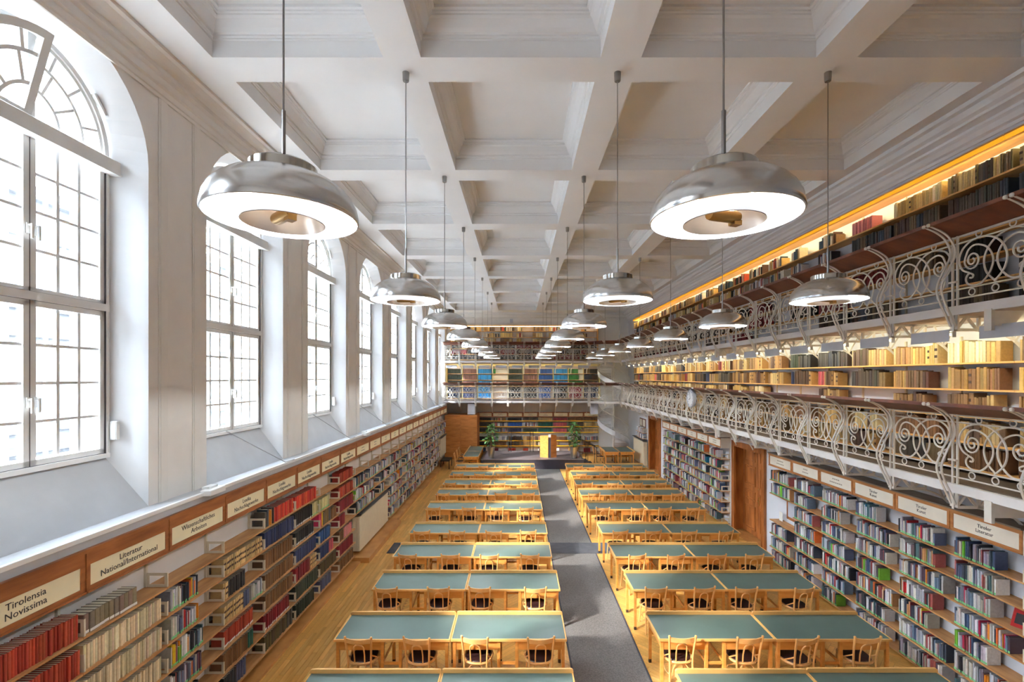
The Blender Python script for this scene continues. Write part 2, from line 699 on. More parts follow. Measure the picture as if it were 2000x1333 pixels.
# ------------------------------------------------------------------ windows
PW, PH = 0.262, 0.387     # pane pitch


def window_parts():
    """meshes in a local frame: y along wall, z world height, x towards the room, origin on the glass plane"""
    M = {}
    fr = MB()
    # outer frame: jambs, sill, transom, arch
    fr.box(-0.04, 0.05, -R0, -R0 + 0.045, ZSILL, ZS0)
    fr.box(-0.04, 0.05, R0 - 0.045, R0, ZSILL, ZS0)
    fr.box(-0.04, 0.06, -R0, R0, ZSILL, ZSILL + 0.05)
    fr.box(-0.04, 0.055, -R0, R0, 5.44, 5.52)
    fr.box(-0.04, 0.055, -R0, R0, 7.10, 7.20)
    pts_o, pts_i = arch(0, R0, ZS0, 24), arch(0, R0 - 0.055, ZS0, 24)
    for i in range(24):
        a, b, c, d = pts_o[i], pts_o[i + 1], pts_i[i + 1], pts_i[i]
        fr.add([(-0.04, *a), (-0.04, *b), (-0.04, *c), (-0.04, *d), (0.05, *a), (0.05, *b), (0.05, *c), (0.05, *d)],
               [(4, 5, 6, 7), (3, 2, 1, 0), (7, 6, 2, 3)])
    M['frame'] = fr.mesh('frame', 'frame_white')
    # casement: half width leaf, origin at lower hinge corner; y from 0..lw
    lw, lh = R0 - 0.045, 1.61
    cs = MB()
    st = 0.06
    cs.box(-0.02, 0.035, 0, st, 0, lh)
    cs.box(-0.02, 0.035, lw - st, lw, 0, lh)
    cs.box(-0.02, 0.035, 0, lw, 0, st)
    cs.box(-0.02, 0.035, 0, lw, lh - st, lh)
    pw, ph = (lw - 2 * st) / 3, (lh - 2 * st) / 4
    for i in (1, 2):
        cs.box(-0.012, 0.02, st + pw * i - 0.017, st + pw * i + 0.017, st, lh - st)
    for j in (1, 2, 3):
        cs.box(-0.010, 0.018, st, lw - st, st + ph * j - 0.014, st + ph * j + 0.014)
    M['casement'] = cs.mesh('casement', 'frame_white')
    pn = MB()
    pn.box(-0.002, 0.002, -pw / 2 + 0.008, pw / 2 - 0.008, -ph / 2 + 0.007, ph / 2 - 0.007)
    M['pane'] = pn.mesh('pane', 'glass')
    M['dims'] = (lw, lh, st, pw, ph)
    hd = MB()
    hd.box(0.035, 0.05, -0.014, 0.014, -0.05, 0.05)
    hd.tube([(0.05, 0, 0.03), (0.085, 0, 0.03)], 0.008, 6)
    hd.box(0.078, 0.092, -0.009, 0.009, -0.10, 0.04)
    M['handle'] = hd.mesh('handle', 'fitting_white')
    gk = MB()  # dark strips put in for the shaded gaps around the leaves
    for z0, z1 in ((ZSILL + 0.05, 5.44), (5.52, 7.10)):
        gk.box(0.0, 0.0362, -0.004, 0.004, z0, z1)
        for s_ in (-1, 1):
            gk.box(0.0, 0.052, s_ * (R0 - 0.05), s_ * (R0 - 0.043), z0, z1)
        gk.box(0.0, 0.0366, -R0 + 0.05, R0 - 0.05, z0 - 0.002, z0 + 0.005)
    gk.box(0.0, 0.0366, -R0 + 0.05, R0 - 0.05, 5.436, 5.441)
    M['gap_shade'] = gk.mesh('gap_shade', 'dark_top')
    # fan light: arcs and spokes
    rA, rB = 0.30, 0.57
    ft = MB()
    R = R0 - 0.055

    def arcbar(mb_, r, w, a0, a1, d0=-0.02, d1=0.03, n=16):
        for i in range(n):
            t0, t1 = a0 + (a1 - a0) * i / n, a0 + (a1 - a0) * (i + 1) / n
            q0 = [(math.cos(t) * rr_, math.sin(t) * rr_) for t, rr_ in ((t0, r - w / 2), (t1, r - w / 2), (t1, r + w / 2), (t0, r + w / 2))]
            mb_.add([(d0, *p) for p in q0] + [(d1, *p) for p in q0], [(0, 1, 2, 3), (7, 6, 5, 4), (0, 4, 5, 1), (2, 6, 7, 3)])

    def spoke(mb_, t, r0_, r1_, w, d0=-0.02, d1=0.03):
        c_, s_ = math.cos(t), math.sin(t)
        mb_.obox(((d0 + d1) / 2, c_ * (r0_ + r1_) / 2, s_ * (r0_ + r1_) / 2), (1, 0, 0), (0, c_, s_), (0, -s_, c_), (d1 - d0) / 2, (r1_ - r0_) / 2, w / 2)
    D = math.radians
    for tube_ in (0,):
        arcbar(ft, rA, 0.032, 0, PI / 2)
        arcbar(ft, rB, 0.032, 0, PI / 2)
        arcbar(ft, R - 0.018, 0.038, 0, PI / 2)
    for t in (18, 47, 70):
        spoke(ft, D(t), rB, R, 0.026, -0.018, 0.028)
    for t in (34, 66):
        spoke(ft, D(t), rA, rB, 0.026, -0.018, 0.028)
    ft.box(-0.03, 0.04, -0.02, 0.05, 0.0, R)
    M['fan'] = ft.mesh('fan_light', 'frame_white')

    def sector(r0_, r1_, a0, a1, n=8):
        s = MB()
        for i in range(n):
            t0, t1 = a0 + (a1 - a0) * i / n, a0 + (a1 - a0) * (i + 1) / n
            s.face([(0, math.cos(t) * r, math.sin(t) * r) for t, r in ((t0, r0_), (t1, r0_), (t1, r1_), (t0, r1_))] if r0_ > 0.01 else
                   [(0, 0, 0), (0, math.cos(t0) * r1_, math.sin(t0) * r1_), (0, math.cos(t1) * r1_, math.sin(t1) * r1_)])
        return s.mesh('pane', 'glass')
    M['fan_panes'] = [sector(0.0, rA, 0, PI / 2)]
    for lo, hi in ((0, 34), (34, 66), (66, 90)):
        M['fan_panes'].append(sector(rA, rB, D(lo), D(hi)))
    for lo, hi in ((0, 18), (18, 47), (47, 70), (70, 90)):
        M['fan_panes'].append(sector(rB, R, D(lo), D(hi)))
    # the other quarter is a sash of its own, hinged at its foot
    hp = MB()
    arcbar(hp, R - 0.035, 0.075, PI / 2, PI, -0.02, 0.05)
    arcbar(hp, rA, 0.034, PI / 2, PI)
    arcbar(hp, rB, 0.034, PI / 2, PI)
    hp.box(-0.02, 0.05, -0.075, 0.0, 0.0, R)
    hp.box(-0.02, 0.05, -R, 0.0, 0.0, 0.05)
    for t in (110, 133, 162):
        spoke(hp, D(t), rB, R, 0.03, -0.018, 0.028)
    for t in (114, 146):
        spoke(hp, D(t), rA, rB, 0.03, -0.018, 0.028)
    M['hopper'] = hp.mesh('hopper_sash', 'frame_white')
    M['hopper_panes'] = [sector(0.0, rA, PI / 2, PI)] + [sector(rA, rB, D(lo), D(hi)) for lo, hi in ((90, 114), (114, 146), (146, 180))] + \
                        [sector(rB, R, D(lo), D(hi)) for lo, hi in ((90, 110), (110, 133), (133, 162), (162, 180))]
    # outer storm sash: seen through the panes
    og = MB()
    xo = -0.24
    og.box(xo - 0.02, xo + 0.02, -R0, R0, ZSILL, ZSILL + 0.09)
    for y in (-R0 + 0.03, 0, R0 - 0.03):
        og.box(xo - 0.02, xo + 0.02, y - 0.05, y + 0.05, ZSILL, ZS0 + (0.6 if y == 0 else 0))
    for z in (4.32, 4.85, 5.46, 6.02, 6.58, 7.14):
        hh = 0.05 if z in (5.46, 7.14) else 0.014
        og.box(xo - 0.02, xo + 0.02, -R0, R0, z - hh, z + hh)
    for y in (-0.43, 0.43):
        og.box(xo - 0.014, xo + 0.014, y - 0.014, y + 0.014, ZSILL, ZS0)
    po, pi_ = arch(0, R0 + 0.02, ZS0, 20), arch(0, R0 - 0.08, ZS0, 20)
    for i in range(20):
        og.face([(xo, *po[i]), (xo, *po[i + 1]), (xo, *pi_[i + 1]), (xo, *pi_[i])])
    # deep outer jamb linking the two sashes
    full = [(R0, ZSILL)] + arch(0, R0, ZS0, 20) + [(-R0, ZSILL)]
    for i in range(len(full)):
        a, b = full[i], full[(i + 1) % len(full)]
        og.face([(-0.04, *a), (-0.04, *b), (-0.5, b[0] * 1.12, b[1] + (0.05 if b[1] > ZS0 + 0.1 else 0)), (-0.5, a[0] * 1.12, a[1] + (0.05 if a[1] > ZS0 + 0.1 else 0))])
    M['outer'] = og.mesh('storm_sash', 'frame_white')
    bl = MB()
    bl.prism([(0.03, 0.0), (0.15, 0.0), (0.15, 0.02), (0.13, 0.025), (0.13, 0.16), (0.10, 0.18), (0.03, 0.18)], -R0 - 0.06, R0 + 0.06, 'y')
    M['blind'] = bl.mesh('blind_box', 'frame_white')
    return M


WM = window_parts()
lw, lh, st, pw, ph = WM['dims']
for wi, c in enumerate(WCS):
    win = empty('window_%d' % (wi + 1), (XGL, c, 0))
    struct(win, '%s arched white casement window along the wall%s' % (ORD[max(0, wi - 1)], ', its top sash tilted open' if wi == 1 else ''), 'window')
    link('frame', WM['frame'], win)
    link('gap_shade', WM['gap_shade'], win)
    link('storm_sash', WM['outer'], win)
    link('blind_box', WM['blind'], win, (0, 0, 7.0))
    for zb in (ZSILL + 0.05, 5.50):
        for y0 in (-lw, 0.0):
            cs = link('casement', WM['casement'], win, (0, y0, zb))
            if wi == 0:
                continue
            for i in range(3):
                for j in range(4):
                    link('pane', WM['pane'], cs, (0, st + pw * (i + 0.5), st + ph * (j + 0.5)))
        link('handle', WM['handle'], win, (0, -0.025, zb + 0.62))
        link('handle', WM['handle'], win, (-0.01, 0.055, zb + 0.62))
    fan = link('fan_light', WM['fan'], win, (0, 0, ZS0))
    if wi:
        for me in WM['fan_panes']:
            link('pane', me, fan)
    hop = link('hopper_sash', WM['hopper'], win, (0.0, 0, ZS0))
    if wi == 1:
        hop.rotation_euler = (0, math.radians(16), 0)
    for me in WM['hopper_panes']:
        link('pane', me, hop)
    # chain motor on the reveal
    if wi in (1, 3, 4, 6, 7):
        q = MB()
        q.cbox(0.05, 0.13, R0 - 0.005, R0 + 0.055, 3.98, 4.19, 0.01)
        q.tube([(0.06, R0 - 0.01, 3.98), (0.05, R0 - 0.01, 3.84)], 0.008)
        q.tube([(0.05, R0 - 0.02, 4.19), (0.05, R0 - 0.02, 7.1)], 0.005, 4)
        q.build('window_motor', 'fitting_white', win)
    if wi in (1, 2, 3, 4):
        q = MB()
        t = math.radians(36)
        for s in (0.0,):
            p0 = (0.07, math.cos(t + 0.12) * (R0 + 0.01), ZS0 + math.sin(t + 0.12) * (R0 + 0.01))
            p1 = (0.07, math.cos(t - 0.12) * (R0 + 0.03), ZS0 + math.sin(t - 0.12) * (R0 + 0.03))
            q.bar(p0, p1, 0.04, 0.03)
        q.build('opener_rod', 'frame_white', win)
    # daylight portal: tells the renderer where the sky comes in
    pl = bpy.data.lights.new('sky_portal', 'AREA')
    pl.shape = 'RECTANGLE'
    pl.size, pl.size_y = 1.9, 4.4
    pl.cycles.is_portal = True
    po = bpy.data.objects.new('sky_portal', pl)
    COL.objects.link(po)
    po.location = (XGL - 0.6, c, 5.95)
    po.rotation_euler = Vector((1, 0, 0)).to_track_quat('-Z', 'Z').to_euler()

# ------------------------------------------------------------------ building across the street, seen through the panes
fb = tag(empty('opposite_building', (-16.0, 20.0, -1.0)), 'building across the street, seen faintly through the arched windows', 'building')
q = MB()
q.box(-1.0, 0.0, -40, 60, 0, 11.5)
q.build('wall', 'facade', fb)
q = MB()
q.box(-1.1, 0.25, -40, 60, 11.5, 11.9)
q.box(-1.1, 0.12, -40, 60, 7.0, 7.25)
q.box(-1.1, 0.12, -40, 60, 3.2, 3.4)
q.build('cornice', 'facade_trim', fb)
fw = MB()
fw.box(0, 0.10, -0.75, -0.6, 0, 2.3)
fw.box(0, 0.10, 0.6, 0.75, 0, 2.3)
fw.box(0, 0.14, -0.8, 0.8, 2.2, 2.45)
fw.box(0, 0.16, -0.8, 0.8, -0.12, 0.0)
fw.box(0, 0.05, -0.03, 0.03, 0, 2.2)
fw.box(0, 0.05, -0.6, 0.6, 1.5, 1.56)
fw_me = fw.mesh('window', 'facade_trim')
fp = MB()
fp.box(0, 0.02, -0.6, 0.6, 0.0, 2.2)
fp_me = fp.mesh('pane', 'facade_glass')
for zr in (0.6, 4.0, 8.0):
    for k in range(-9, 18):
        fo = link('window', fw_me, fb, (0, k * 2.7, zr))
        link('pane', fp_me, fo)
q = MB()
q.box(-60, -5.4, -60, 100, -1.3, -1.0)
struct(q.build('ground', 'pavement'))

# ------------------------------------------------------------------ ceiling with coffers
CX = [(-3.70, -1.64), (-1.185, 0.983), (1.472, 3.58), (4.07, 6.05)]
BW = 0.24
CYS = []
k = -2
while True:
    a = BEAM0 + BEAMP * k + BW - 0.03
    b = BEAM0 + BEAMP * (k + 1) - BW - 0.03
    if a > YB: break
    CYS.append((max(a, YN + 0.3), min(b, YB - 0.55)))
    k += 1
CYS = [(a, b) for a, b in CYS if b - a > 0.8]
mb = MB()
xs = [XWL] + [v for p in CX for v in p] + [XWR]
ys = [YN] + [v for p in CYS for v in p] + [YB]
for i in range(len(xs) - 1):
    for j in range(len(ys) - 1):
        if i % 2 == 1 and j % 2 == 1:
            continue
        mb.face([(xs[i], ys[j], ZC), (xs[i], ys[j + 1], ZC), (xs[i + 1], ys[j + 1], ZC), (xs[i + 1], ys[j], ZC)])
ceiling = struct(mb.build('ceiling', 'ceiling_white'), 'white coffered plaster ceiling', 'ceiling')
PROF = [(0, 0), (0, 0.20), (0.018, 0.205), (0.018, 0.225), (0.03, 0.235), (0.03, 0.255), (0.06, 0.262), (0.085, 0.30), (0.12, 0.38), (0.15, 0.40), (0.15, 0.42),
        (0.165, 0.43), (0.165, 0.45), (0.195, 0.46), (0.195, 0.49)]
cache = {}
for (x0, x1) in CX:
    for (y0, y1) in CYS:
        key = (round(x1 - x0, 3), round(y1 - y0, 3))
        if key not in cache:
            w, d = key
            q = MB()
            for i in range(len(PROF) - 1):
                (a, za), (b, zb) = PROF[i], PROF[i + 1]
                A = [(a, a, za), (w - a, a, za), (w - a, d - a, za), (a, d - a, za)]
                B = [(b, b, zb), (w - b, b, zb), (w - b, d - b, zb), (b, d - b, zb)]
                for s in range(4):
                    s2 = (s + 1) % 4
                    q.face([A[s], A[s2], B[s2], B[s]])
            b, zb = PROF[-1]
            q.face([(b, b, zb), (w - b, b, zb), (w - b, d - b, zb), (b, d - b, zb)])
            cache[key] = q.mesh('coffer', 'ceiling_white')
        link('coffer', cache[key], ceiling, (x0, y0, ZC))

# cornices
q = MB()
prof = [(XWL, 8.10), (XWL + 0.02, 8.10), (XWL + 0.02, 8.14), (XWL + 0.035, 8.15), (XWL + 0.035, 8.22), (XWL + 0.06, 8.24), (XWL + 0.06, 8.33), (XWL + 0.10, 8.36),
        (XWL + 0.10, 8.42), (XWL + 0.16, 8.45), (XWL + 0.21, 8.50), (XWL + 0.26, 8.51), (XWL + 0.26, ZC + 0.01), (XWL, ZC + 0.01)]
q.prism(prof, YN, YB, 'y')
struct(q.build('trim_1', 'plaster_left'), 'moulded cornice above the windows', 'cornice')
q = MB()
prof = [(XWR, 8.08), (XWR - 0.03, 8.08), (XWR - 0.03, 8.13), (XWR - 0.07, 8.15), (XWR - 0.10, 8.22), (XWR - 0.14, 8.25), (XWR - 0.14, 8.29), (XWR - 0.24, 8.33),
        (XWR - 0.24, 8.37), (XWR - 0.30, 8.40), (XWR - 0.34, 8.47), (XWR - 0.40, 8.49), (XWR - 0.40, ZC + 0.01), (XWR, ZC + 0.01)]
q.prism(prof, YN, YB, 'y')
struct(q.build('trim_2', 'ceiling_white'), 'moulded cornice above the side galleries', 'cornice')
q = MB()
prof = [(YB, 7.95), (YB - 0.04, 7.95), (YB - 0.06, 8.05), (YB - 0.06, 8.25), (YB - 0.16, 8.30), (YB - 0.22, 8.42), (YB - 0.35, 8.48), (YB - 0.35, ZC + 0.01), (YB, ZC + 0.01)]
q.prism(prof, XWL, XWR, 'x')
struct(q.build('trim_3', 'plaster'), 'moulded cornice on the end wall', 'cornice')

# ledge above the left shelves with cable ducts
q = MB()
q.box(XWL, XWL + 0.27, YN, 26.9, ZL - 0.10, ZL)
q.box(XWL + 0.17, XWL + 0.24, YN, 26.9, ZL, ZL + 0.018)
struct(q.build('trim_4', 'sill_grey'), 'plaster ledge on top of the window-side shelves', 'ledge')
q = MB()
q.cbox(XWL + 0.25, XWL + 0.29, YN, 26.9, ZL - 0.02, ZL + 0.025, 0.004)
tag(q.build('cable_duct', 'frame_white'), 'long thin white cable duct along the ledge above the signs', 'cable duct')
for y in (6.2, 12.55, 19.0, 25.0):
    q = MB()
    q.cbox(XWL + 0.24, XWL + 0.38, y, y + 0.33, ZL - 0.02, ZL + 0.05, 0.008)
    q.box(XWL + 0.20, XWL + 0.30, y + 0.10, y + 0.28, ZL + 0.02, ZL + 0.075)
    tag(q.build('junction_box', 'frame_white'), 'white junction box on the ledge, %s from the camera end' % ORD[[6.2, 12.55, 19.0, 25.0].index(y)], 'junction box', 'junction boxes on the ledge')
n = 0
for wi, c in enumerate(WCS[2:8]):
    q = MB()
    p0 = Vector((XGL + 0.06, c - 0.2 + 0.0, ZSILL + 0.05))
    p1 = Vector((XWL + 0.27, c + 0.62, ZL + 0.03))
    q.tube([p0, p1], 0.007, 5)
    q.tube([p1, p1 + Vector((0.02, 0.3, 0))], 0.007, 5)
    tag(q.build('blind_cable', 'cable'), 'thin grey cable slanting down the sill of the %s arched window' % ORD[wi + 1], 'cable', 'cables on the window sills')

# ------------------------------------------------------------------ doors
for di, (a, b) in enumerate(DOORS):
    dr = empty('door_%d' % (di + 2), (XWR, (a + b) / 2, 0))
    struct(dr, 'tall panelled oak double door %s' % ('beside the sign shelves' if di == 0 else 'beside the spiral staircase'), 'door')
    wd = (b - a) / 2
    q = MB()
    q.box(-0.045, 0.42, -wd + 0.003, -wd + 0.07, 0, DH - 0.004)
    q.box(-0.045, 0.42, wd - 0.07, wd - 0.003, 0, DH - 0.004)
    q.box(-0.04, 0.41, -wd + 0.07, wd - 0.07, DH - 0.07, DH - 0.006)
    for s in (-1, 1):
        q.box(-0.06, -0.001, s * (wd + 0.002), s * (wd - 0.16), 0, DH + 0.02)
        q.box(-0.075, -0.058, s * (wd + 0.006), s * (wd - 0.035), 0, DH + 0.024)
        q.box(-0.07, -0.058, s * (wd - 0.12), s * (wd - 0.158), 0, DH - 0.1)
    q.box(-0.056, -0.002, -wd + 0.16, wd - 0.16, DH - 0.14, DH + 0.018)
    q.box(0.003, 0.40, -wd - 0.04, -wd + 0.01, -0.03, DH + 0.05)
    q.box(0.003, 0.40, wd - 0.01, wd + 0.04, -0.03, DH + 0.05)
    q.box(0.003, 0.40, -wd, wd, DH - 0.01, DH + 0.05)
    q.build('door_frame', 'door_wood', dr)
    for s in (-1, 1):
        lf = MB()
        y0, y1 = (0.006, wd - 0.07) if s > 0 else (-(wd - 0.07), -0.006)
        xd = 0.26
        lf.box(xd, xd + 0.05, y0, y1, 0.01, DH - 0.07)
        leaf = lf.build('door_leaf', 'door_wood', dr)
        ww = y1 - y0
        zz = [0.16, 0.86, 1.02, 1.30, 1.46, 2.04, 2.18, 2.58]
        for k in range(4):
            z0, z1 = zz[2 * k], zz[2 * k + 1]
            pnl = MB()
            ya, yb = y0 + 0.13, y1 - 0.13
            pnl.box(xd - 0.014, xd, ya, yb, z0, z0 + 0.03)
            pnl.box(xd - 0.014, xd, ya, yb, z1 - 0.03, z1)
            pnl.box(xd - 0.014, xd, ya, ya + 0.03, z0, z1)
            pnl.box(xd - 0.014, xd, yb - 0.03, yb, z0, z1)
            pnl.cbox(xd - 0.010, xd, ya + 0.07, yb - 0.07, z0 + 0.07, z1 - 0.07, 0.004)
            pnl.build('panel', 'door_wood', leaf)
        if s < 0:
            h = MB()
            h.box(xd - 0.012, xd, y1 - 0.07, y1 - 0.03, 0.96, 1.22)
            h.tube([(xd - 0.01, y1 - 0.05, 1.10), (xd - 0.06, y1 - 0.05, 1.10), (xd - 0.06, y1 - 0.17, 1.10)], 0.010, 6)
            h.build('handle', 'brass', leaf)
            h = MB()
            h.lathe([(0.0, -0.012), (0.035, -0.012), (0.035, 0)], 12, (xd - 0.002, y1 - 0.05, 1.44), 0, 'x')
            h.build('lock', 'chrome', leaf)
    q = MB()
    q.box(0.32, 0.36, -wd - 0.05, wd + 0.05, -0.012, DH + 0.05)
    q.build('backing', 'door_wood', dr)

# ================================================================== GALLERIES
def gallery_deck(name, z, label):
    q = MB()
    t = 0.115
    # side arm, end arm and the bulged corner before the spiral stair
    q.box(GX, XWR, YN, 26.2, z - t, z)
    q.box(XWL, 4.35, GYB, YB, z - t, z)
    poly = [(3.88, GYB), (4.35, 26.62), (4.95, 26.30), (5.62, 26.20), (6.66, 26.20), (6.66, 26.75), (5.6, 26.75), (4.9, 26.95), (4.45, 27.35), (4.35, 27.9), (4.0, 27.9)]
    q.prism(poly, z - t, z, 'z')
    root = struct(q.build(name, 'deck_white'), label, 'gallery')
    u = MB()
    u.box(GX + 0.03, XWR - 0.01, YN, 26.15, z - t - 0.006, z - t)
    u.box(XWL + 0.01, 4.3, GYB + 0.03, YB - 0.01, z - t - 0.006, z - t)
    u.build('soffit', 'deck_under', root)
    u = MB()
    u.box(GX + 0.06, XWR - 0.01, YN, 26.15, z, z + 0.012)
    u.box(XWL + 0.01, 4.3, GYB + 0.06, YB - 0.01, z, z + 0.012)
    u.build('walkway', 'deck_floor', root)
    return root


deck1 = gallery_deck('floor_gallery_lower', GZ1, 'white lower gallery deck along two walls')
deck2 = gallery_deck('floor_gallery_upper', GZ2, 'white upper gallery deck along two walls')

BAY = 1.03


# railing parts in a local frame: u along the railing, w towards the room, z above deck
def ringpts(cu, cz, r, n=12):
    return [(cu + r * math.cos(2 * PI * i / n), 0, cz + r * math.sin(2 * PI * i / n)) for i in range(n)]


def scroll_panel(width):
    q = MB()
    k = (width - 0.10) / 0.93
    h = width / 2
    for z in (0.89, 0.80, 0.21, 0.09):
        q.tube([(-h, 0, z), (h, 0, z)], 0.010, 4)
    B = [(-.315, .39), (-.41, .45), (-.452, .58), (-.40, .71), (-.29, .785), (-.145, .80), (.0, .745), (.10, .64), (.145, .50), (.11, .35), (.0, .225)]
    sp = []
    n = 30
    for i in range(n + 1):
        t = i / n
        ang = math.radians(180 + 600 * (1 - t))
        r = 0.018 + 0.085 * t ** 0.9
        sp.append((-.285 + r * math.cos(ang), .545 + r * 1.15 * math.sin(ang)))
    A = [(-.375, .60), (-.33, .69), (-.235, .725), (-.10, .66), (-.025, .51), (-.06, .36), (-.16, .245), (-.26, .222), (-.345, .26), (-.368, .33), (-.325, .385), (-.275, .36), (-.285, .325), (-.315, .33)]
    for s in (-1, 1):
        q.tube(crom([(-s * a * k, s * 0.008, b) for a, b in B], 4), 0.0115, 5)
        q.tube([(-s * a * k, 0, b) for a, b in sp] + crom([(-s * a * k, 0, b) for a, b in A], 4), 0.0115, 5)
        q.tube(ringpts(s * 0.2 * k, 0.852, 0.038), 0.009, 4, True)
        q.tube(ringpts(s * 0.29 * k, 0.15, 0.042), 0.009, 4, True)
    q.tube(ringpts(0, 0.15, 0.042), 0.009, 4, True)
    return q.mesh('scroll_panel', 'iron_white', True)


def s_post():
    q = MB()
    path = crom([(0.03, -0.26), (0.09, -0.12), (0.18, 0.08), (0.21, 0.24), (0.13, 0.45), (0.045, 0.62), (0.04, 0.75), (0.11, 0.88), (0.22, 0.965), (0.36, 1.03)], 4)
    for du in (-0.034, 0.034):
        q.tube([(du, p.x, p.y) for p in path], 0.0145, 5)
        q.lathe([(0, -0.026), (0.02, -0.018), (0.026, 0), (0.02, 0.018), (0, 0.026)], 8, (du, 0.375, 1.035))
        q.box(du - 0.012, du + 0.012, -0.010, 0.010, -0.02, 0.90)
    q.box(-0.055, 0.055, 0.0, 0.02, -0.30, -0.10)
    q.box(-0.055, 0.055, 0.0, 0.05, 0.30, 0.32)
    return q.mesh('post', 'iron_white', True)


POST = s_post()


def railing(name, pts, z, label, sgn):
    """pts: posts along the front edge in order; room side is to the (sgn) side"""
    root = tag(empty(name, (*pts[0], z)), label, 'railing')
    cache_ = {}
    for i, p in enumerate(pts):
        a = pts[max(0, i - 1)]
        b = pts[min(len(pts) - 1, i + 1)]
        t = Vector((b[0] - a[0], b[1] - a[1], 0)).normalized()
        ang = math.atan2(t.y, t.x)
        if sgn < 0: ang += PI
        link('post', POST, root, (p[0] - pts[0][0], p[1] - pts[0][1], 0), (0, 0, ang))
    for i in range(len(pts) - 1):
        a, b = Vector(pts[i]), Vector(pts[i + 1])
        d = b - a
        w = round(d.length, 2)
        if w not in cache_:
            cache_[w] = scroll_panel(w)
        ang = math.atan2(d.y, d.x)
        if sgn < 0: ang += PI
        m = (a + b) / 2 - Vector(pts[0])
        link('scroll_panel', cache_[w], root, (m.x, m.y, 0), (0, 0, ang))
        # sloping wooden desk board above the rail
        q = MB()
        h = w / 2 + 0.004
        q.add([(-h, -0.02, 0.90), (h, -0.02, 0.90), (h, 0.37, 1.03), (-h, 0.37, 1.03), (-h, -0.026, 0.92), (h, -0.026, 0.92), (h, 0.364, 1.05), (-h, 0.364, 1.05)],
              [(0, 1, 2, 3), (7, 6, 5, 4), (0, 4, 5, 1), (1, 5, 6, 2), (2, 6, 7, 3), (3, 7, 4, 0)])
        q.box(-h, h, 0.352, 0.375, 1.018, 1.062)
        if ('b', w) not in cache_:
            cache_[('b', w)] = q.mesh('desk_board', 'rail_wood')
        link('desk_board', cache_[('b', w)], root, (m.x, m.y, 0), (0, 0, ang))
    return root


side_posts = [(GX + 0.03, 6.17 + 1.04 * k) for k in range(-4, 20)]
side_posts = [p for p in side_posts if p[1] < 26.3]
side_posts[-1] = (GX + 0.03, 26.15)
corner = [(5.65, 26.17), (4.78, 26.38), (4.02, 27.05)]
end_posts = [(XWL + 0.06 + 0.925 * k, GYB + 0.03) for k in range(0, 10)]
for z, w in ((GZ1, 'lower'), (GZ2, 'upper')):
    railing('gallery_railing', side_posts, z, 'white scrollwork iron railing on the %s side gallery' % w, 1)
    railing('gallery_railing', [(a, b) for a, b in end_posts], z, 'white scrollwork iron railing on the %s end gallery' % w, -1)
    railing('gallery_railing', corner, z, 'curved corner of white scrollwork railing on the %s gallery by the spiral stair' % w, 1)


# iron brackets below the decks
def bracket_mesh(depth):
    q = MB()
    t = 0.03
    q.bar((0, 0.0, -0.018), (0, -depth, -0.018), t, 0.036)
    q.bar((0, 0.0, -0.19), (0, -0.52, -0.19), t, 0.036)
    q.bar((0, -0.015, 0.0), (0, -0.015, -0.208), t, 0.045, (0, 1, 0))
    q.bar((0, -0.04, -0.18), (0, -0.17, -0.02), t * 0.8, 0.03)
    q.bar((0, -0.17, -0.02), (0, -0.30, -0.18), t * 0.8, 0.03)
    q.bar((0, -0.33, -0.01), (0, -0.33, -0.2), t, 0.035, (0, 1, 0))
    q.bar((0, -0.34, -0.18), (0, -0.50, -0.03), t * 0.8, 0.03)
    q.bar((0, -0.52, -0.01), (0, -0.52, -0.2), t, 0.03, (0, 1, 0))
    arc = crom([(0, -0.30, -0.20), (0, -0.55, -0.22), (0, -0.76, -0.31), (0, -0.92, -0.46), (0, -depth + 0.02, -0.64)], 4)
    for du in (-0.014, 0.014):
        q.tube([(du, p.y, p.z) for p in arc], 0.011, 4)
    q.bar((0, -0.66, -0.03), (0, -0.80, -0.34), t * 0.6, 0.025)
    q.bar((0, -0.80, -0.34), (0, -0.98, -0.04), t * 0.6, 0.025)
    return q.mesh('bracket', 'iron_white')


BR = bracket_mesh(XWR - GX)
for dk, z in ((deck1, GZ1), (deck2, GZ2)):
    for p in side_posts[2:]:
        link('bracket', BR, dk, (GX + 0.005, p[1], z - 0.115), (0, 0, PI / 2))
    for p in end_posts[1:]:
        link('bracket', BR, dk, (p[0], GYB + 0.005, z - 0.115), (0, 0, PI))
    for y in (5.70, 13.6):
        q = MB()
        q.box(GX - 0.012, GX + 0.03, y - 0.045, y + 0.045, z - 0.36, z - 0.10)
        q.box(GX + 0.02, XWR, y - 0.02, y + 0.02, z - 0.30, z - 0.12)
        q.build('bracket', 'iron_white', dk)

# clock on the lower railing
ck = tag(empty('wall_clock', (GX - 0.22, 14.9, 4.02)), 'round white clock mounted on the lower gallery railing', 'clock')
q = MB()
q.lathe([(0.0, 0.05), (0.27, 0.05), (0.29, 0.0), (0.29, -0.06), (0.265, -0.07), (0.255, -0.045)], 32, (0, 0, 0), 0, 'x')
q.build('case', 'grey_box', ck, True)
q = MB()
q.lathe([(0.0, -0.046), (0.256, -0.046)], 32, (0, 0, 0), 0, 'x')
q.build('dial', 'clock_face', ck)
q = MB()
for k in range(12):
    a = k * PI / 6
    q.bar((-0.049, math.sin(a) * 0.20, math.cos(a) * 0.20), (-0.049, math.sin(a) * 0.24, math.cos(a) * 0.24), 0.014, 0.003, (1, 0, 0))
q.build('hour_mark', 'ink', ck)
for a, L, w in ((2.0, 0.13, 0.018), (0.35, 0.2, 0.012)):
    q = MB()
    q.bar((-0.052, 0, 0), (-0.052, math.sin(a) * L, math.cos(a) * L), w, 0.003, (1, 0, 0))
    q.build('hand', 'black', ck)
q = MB()
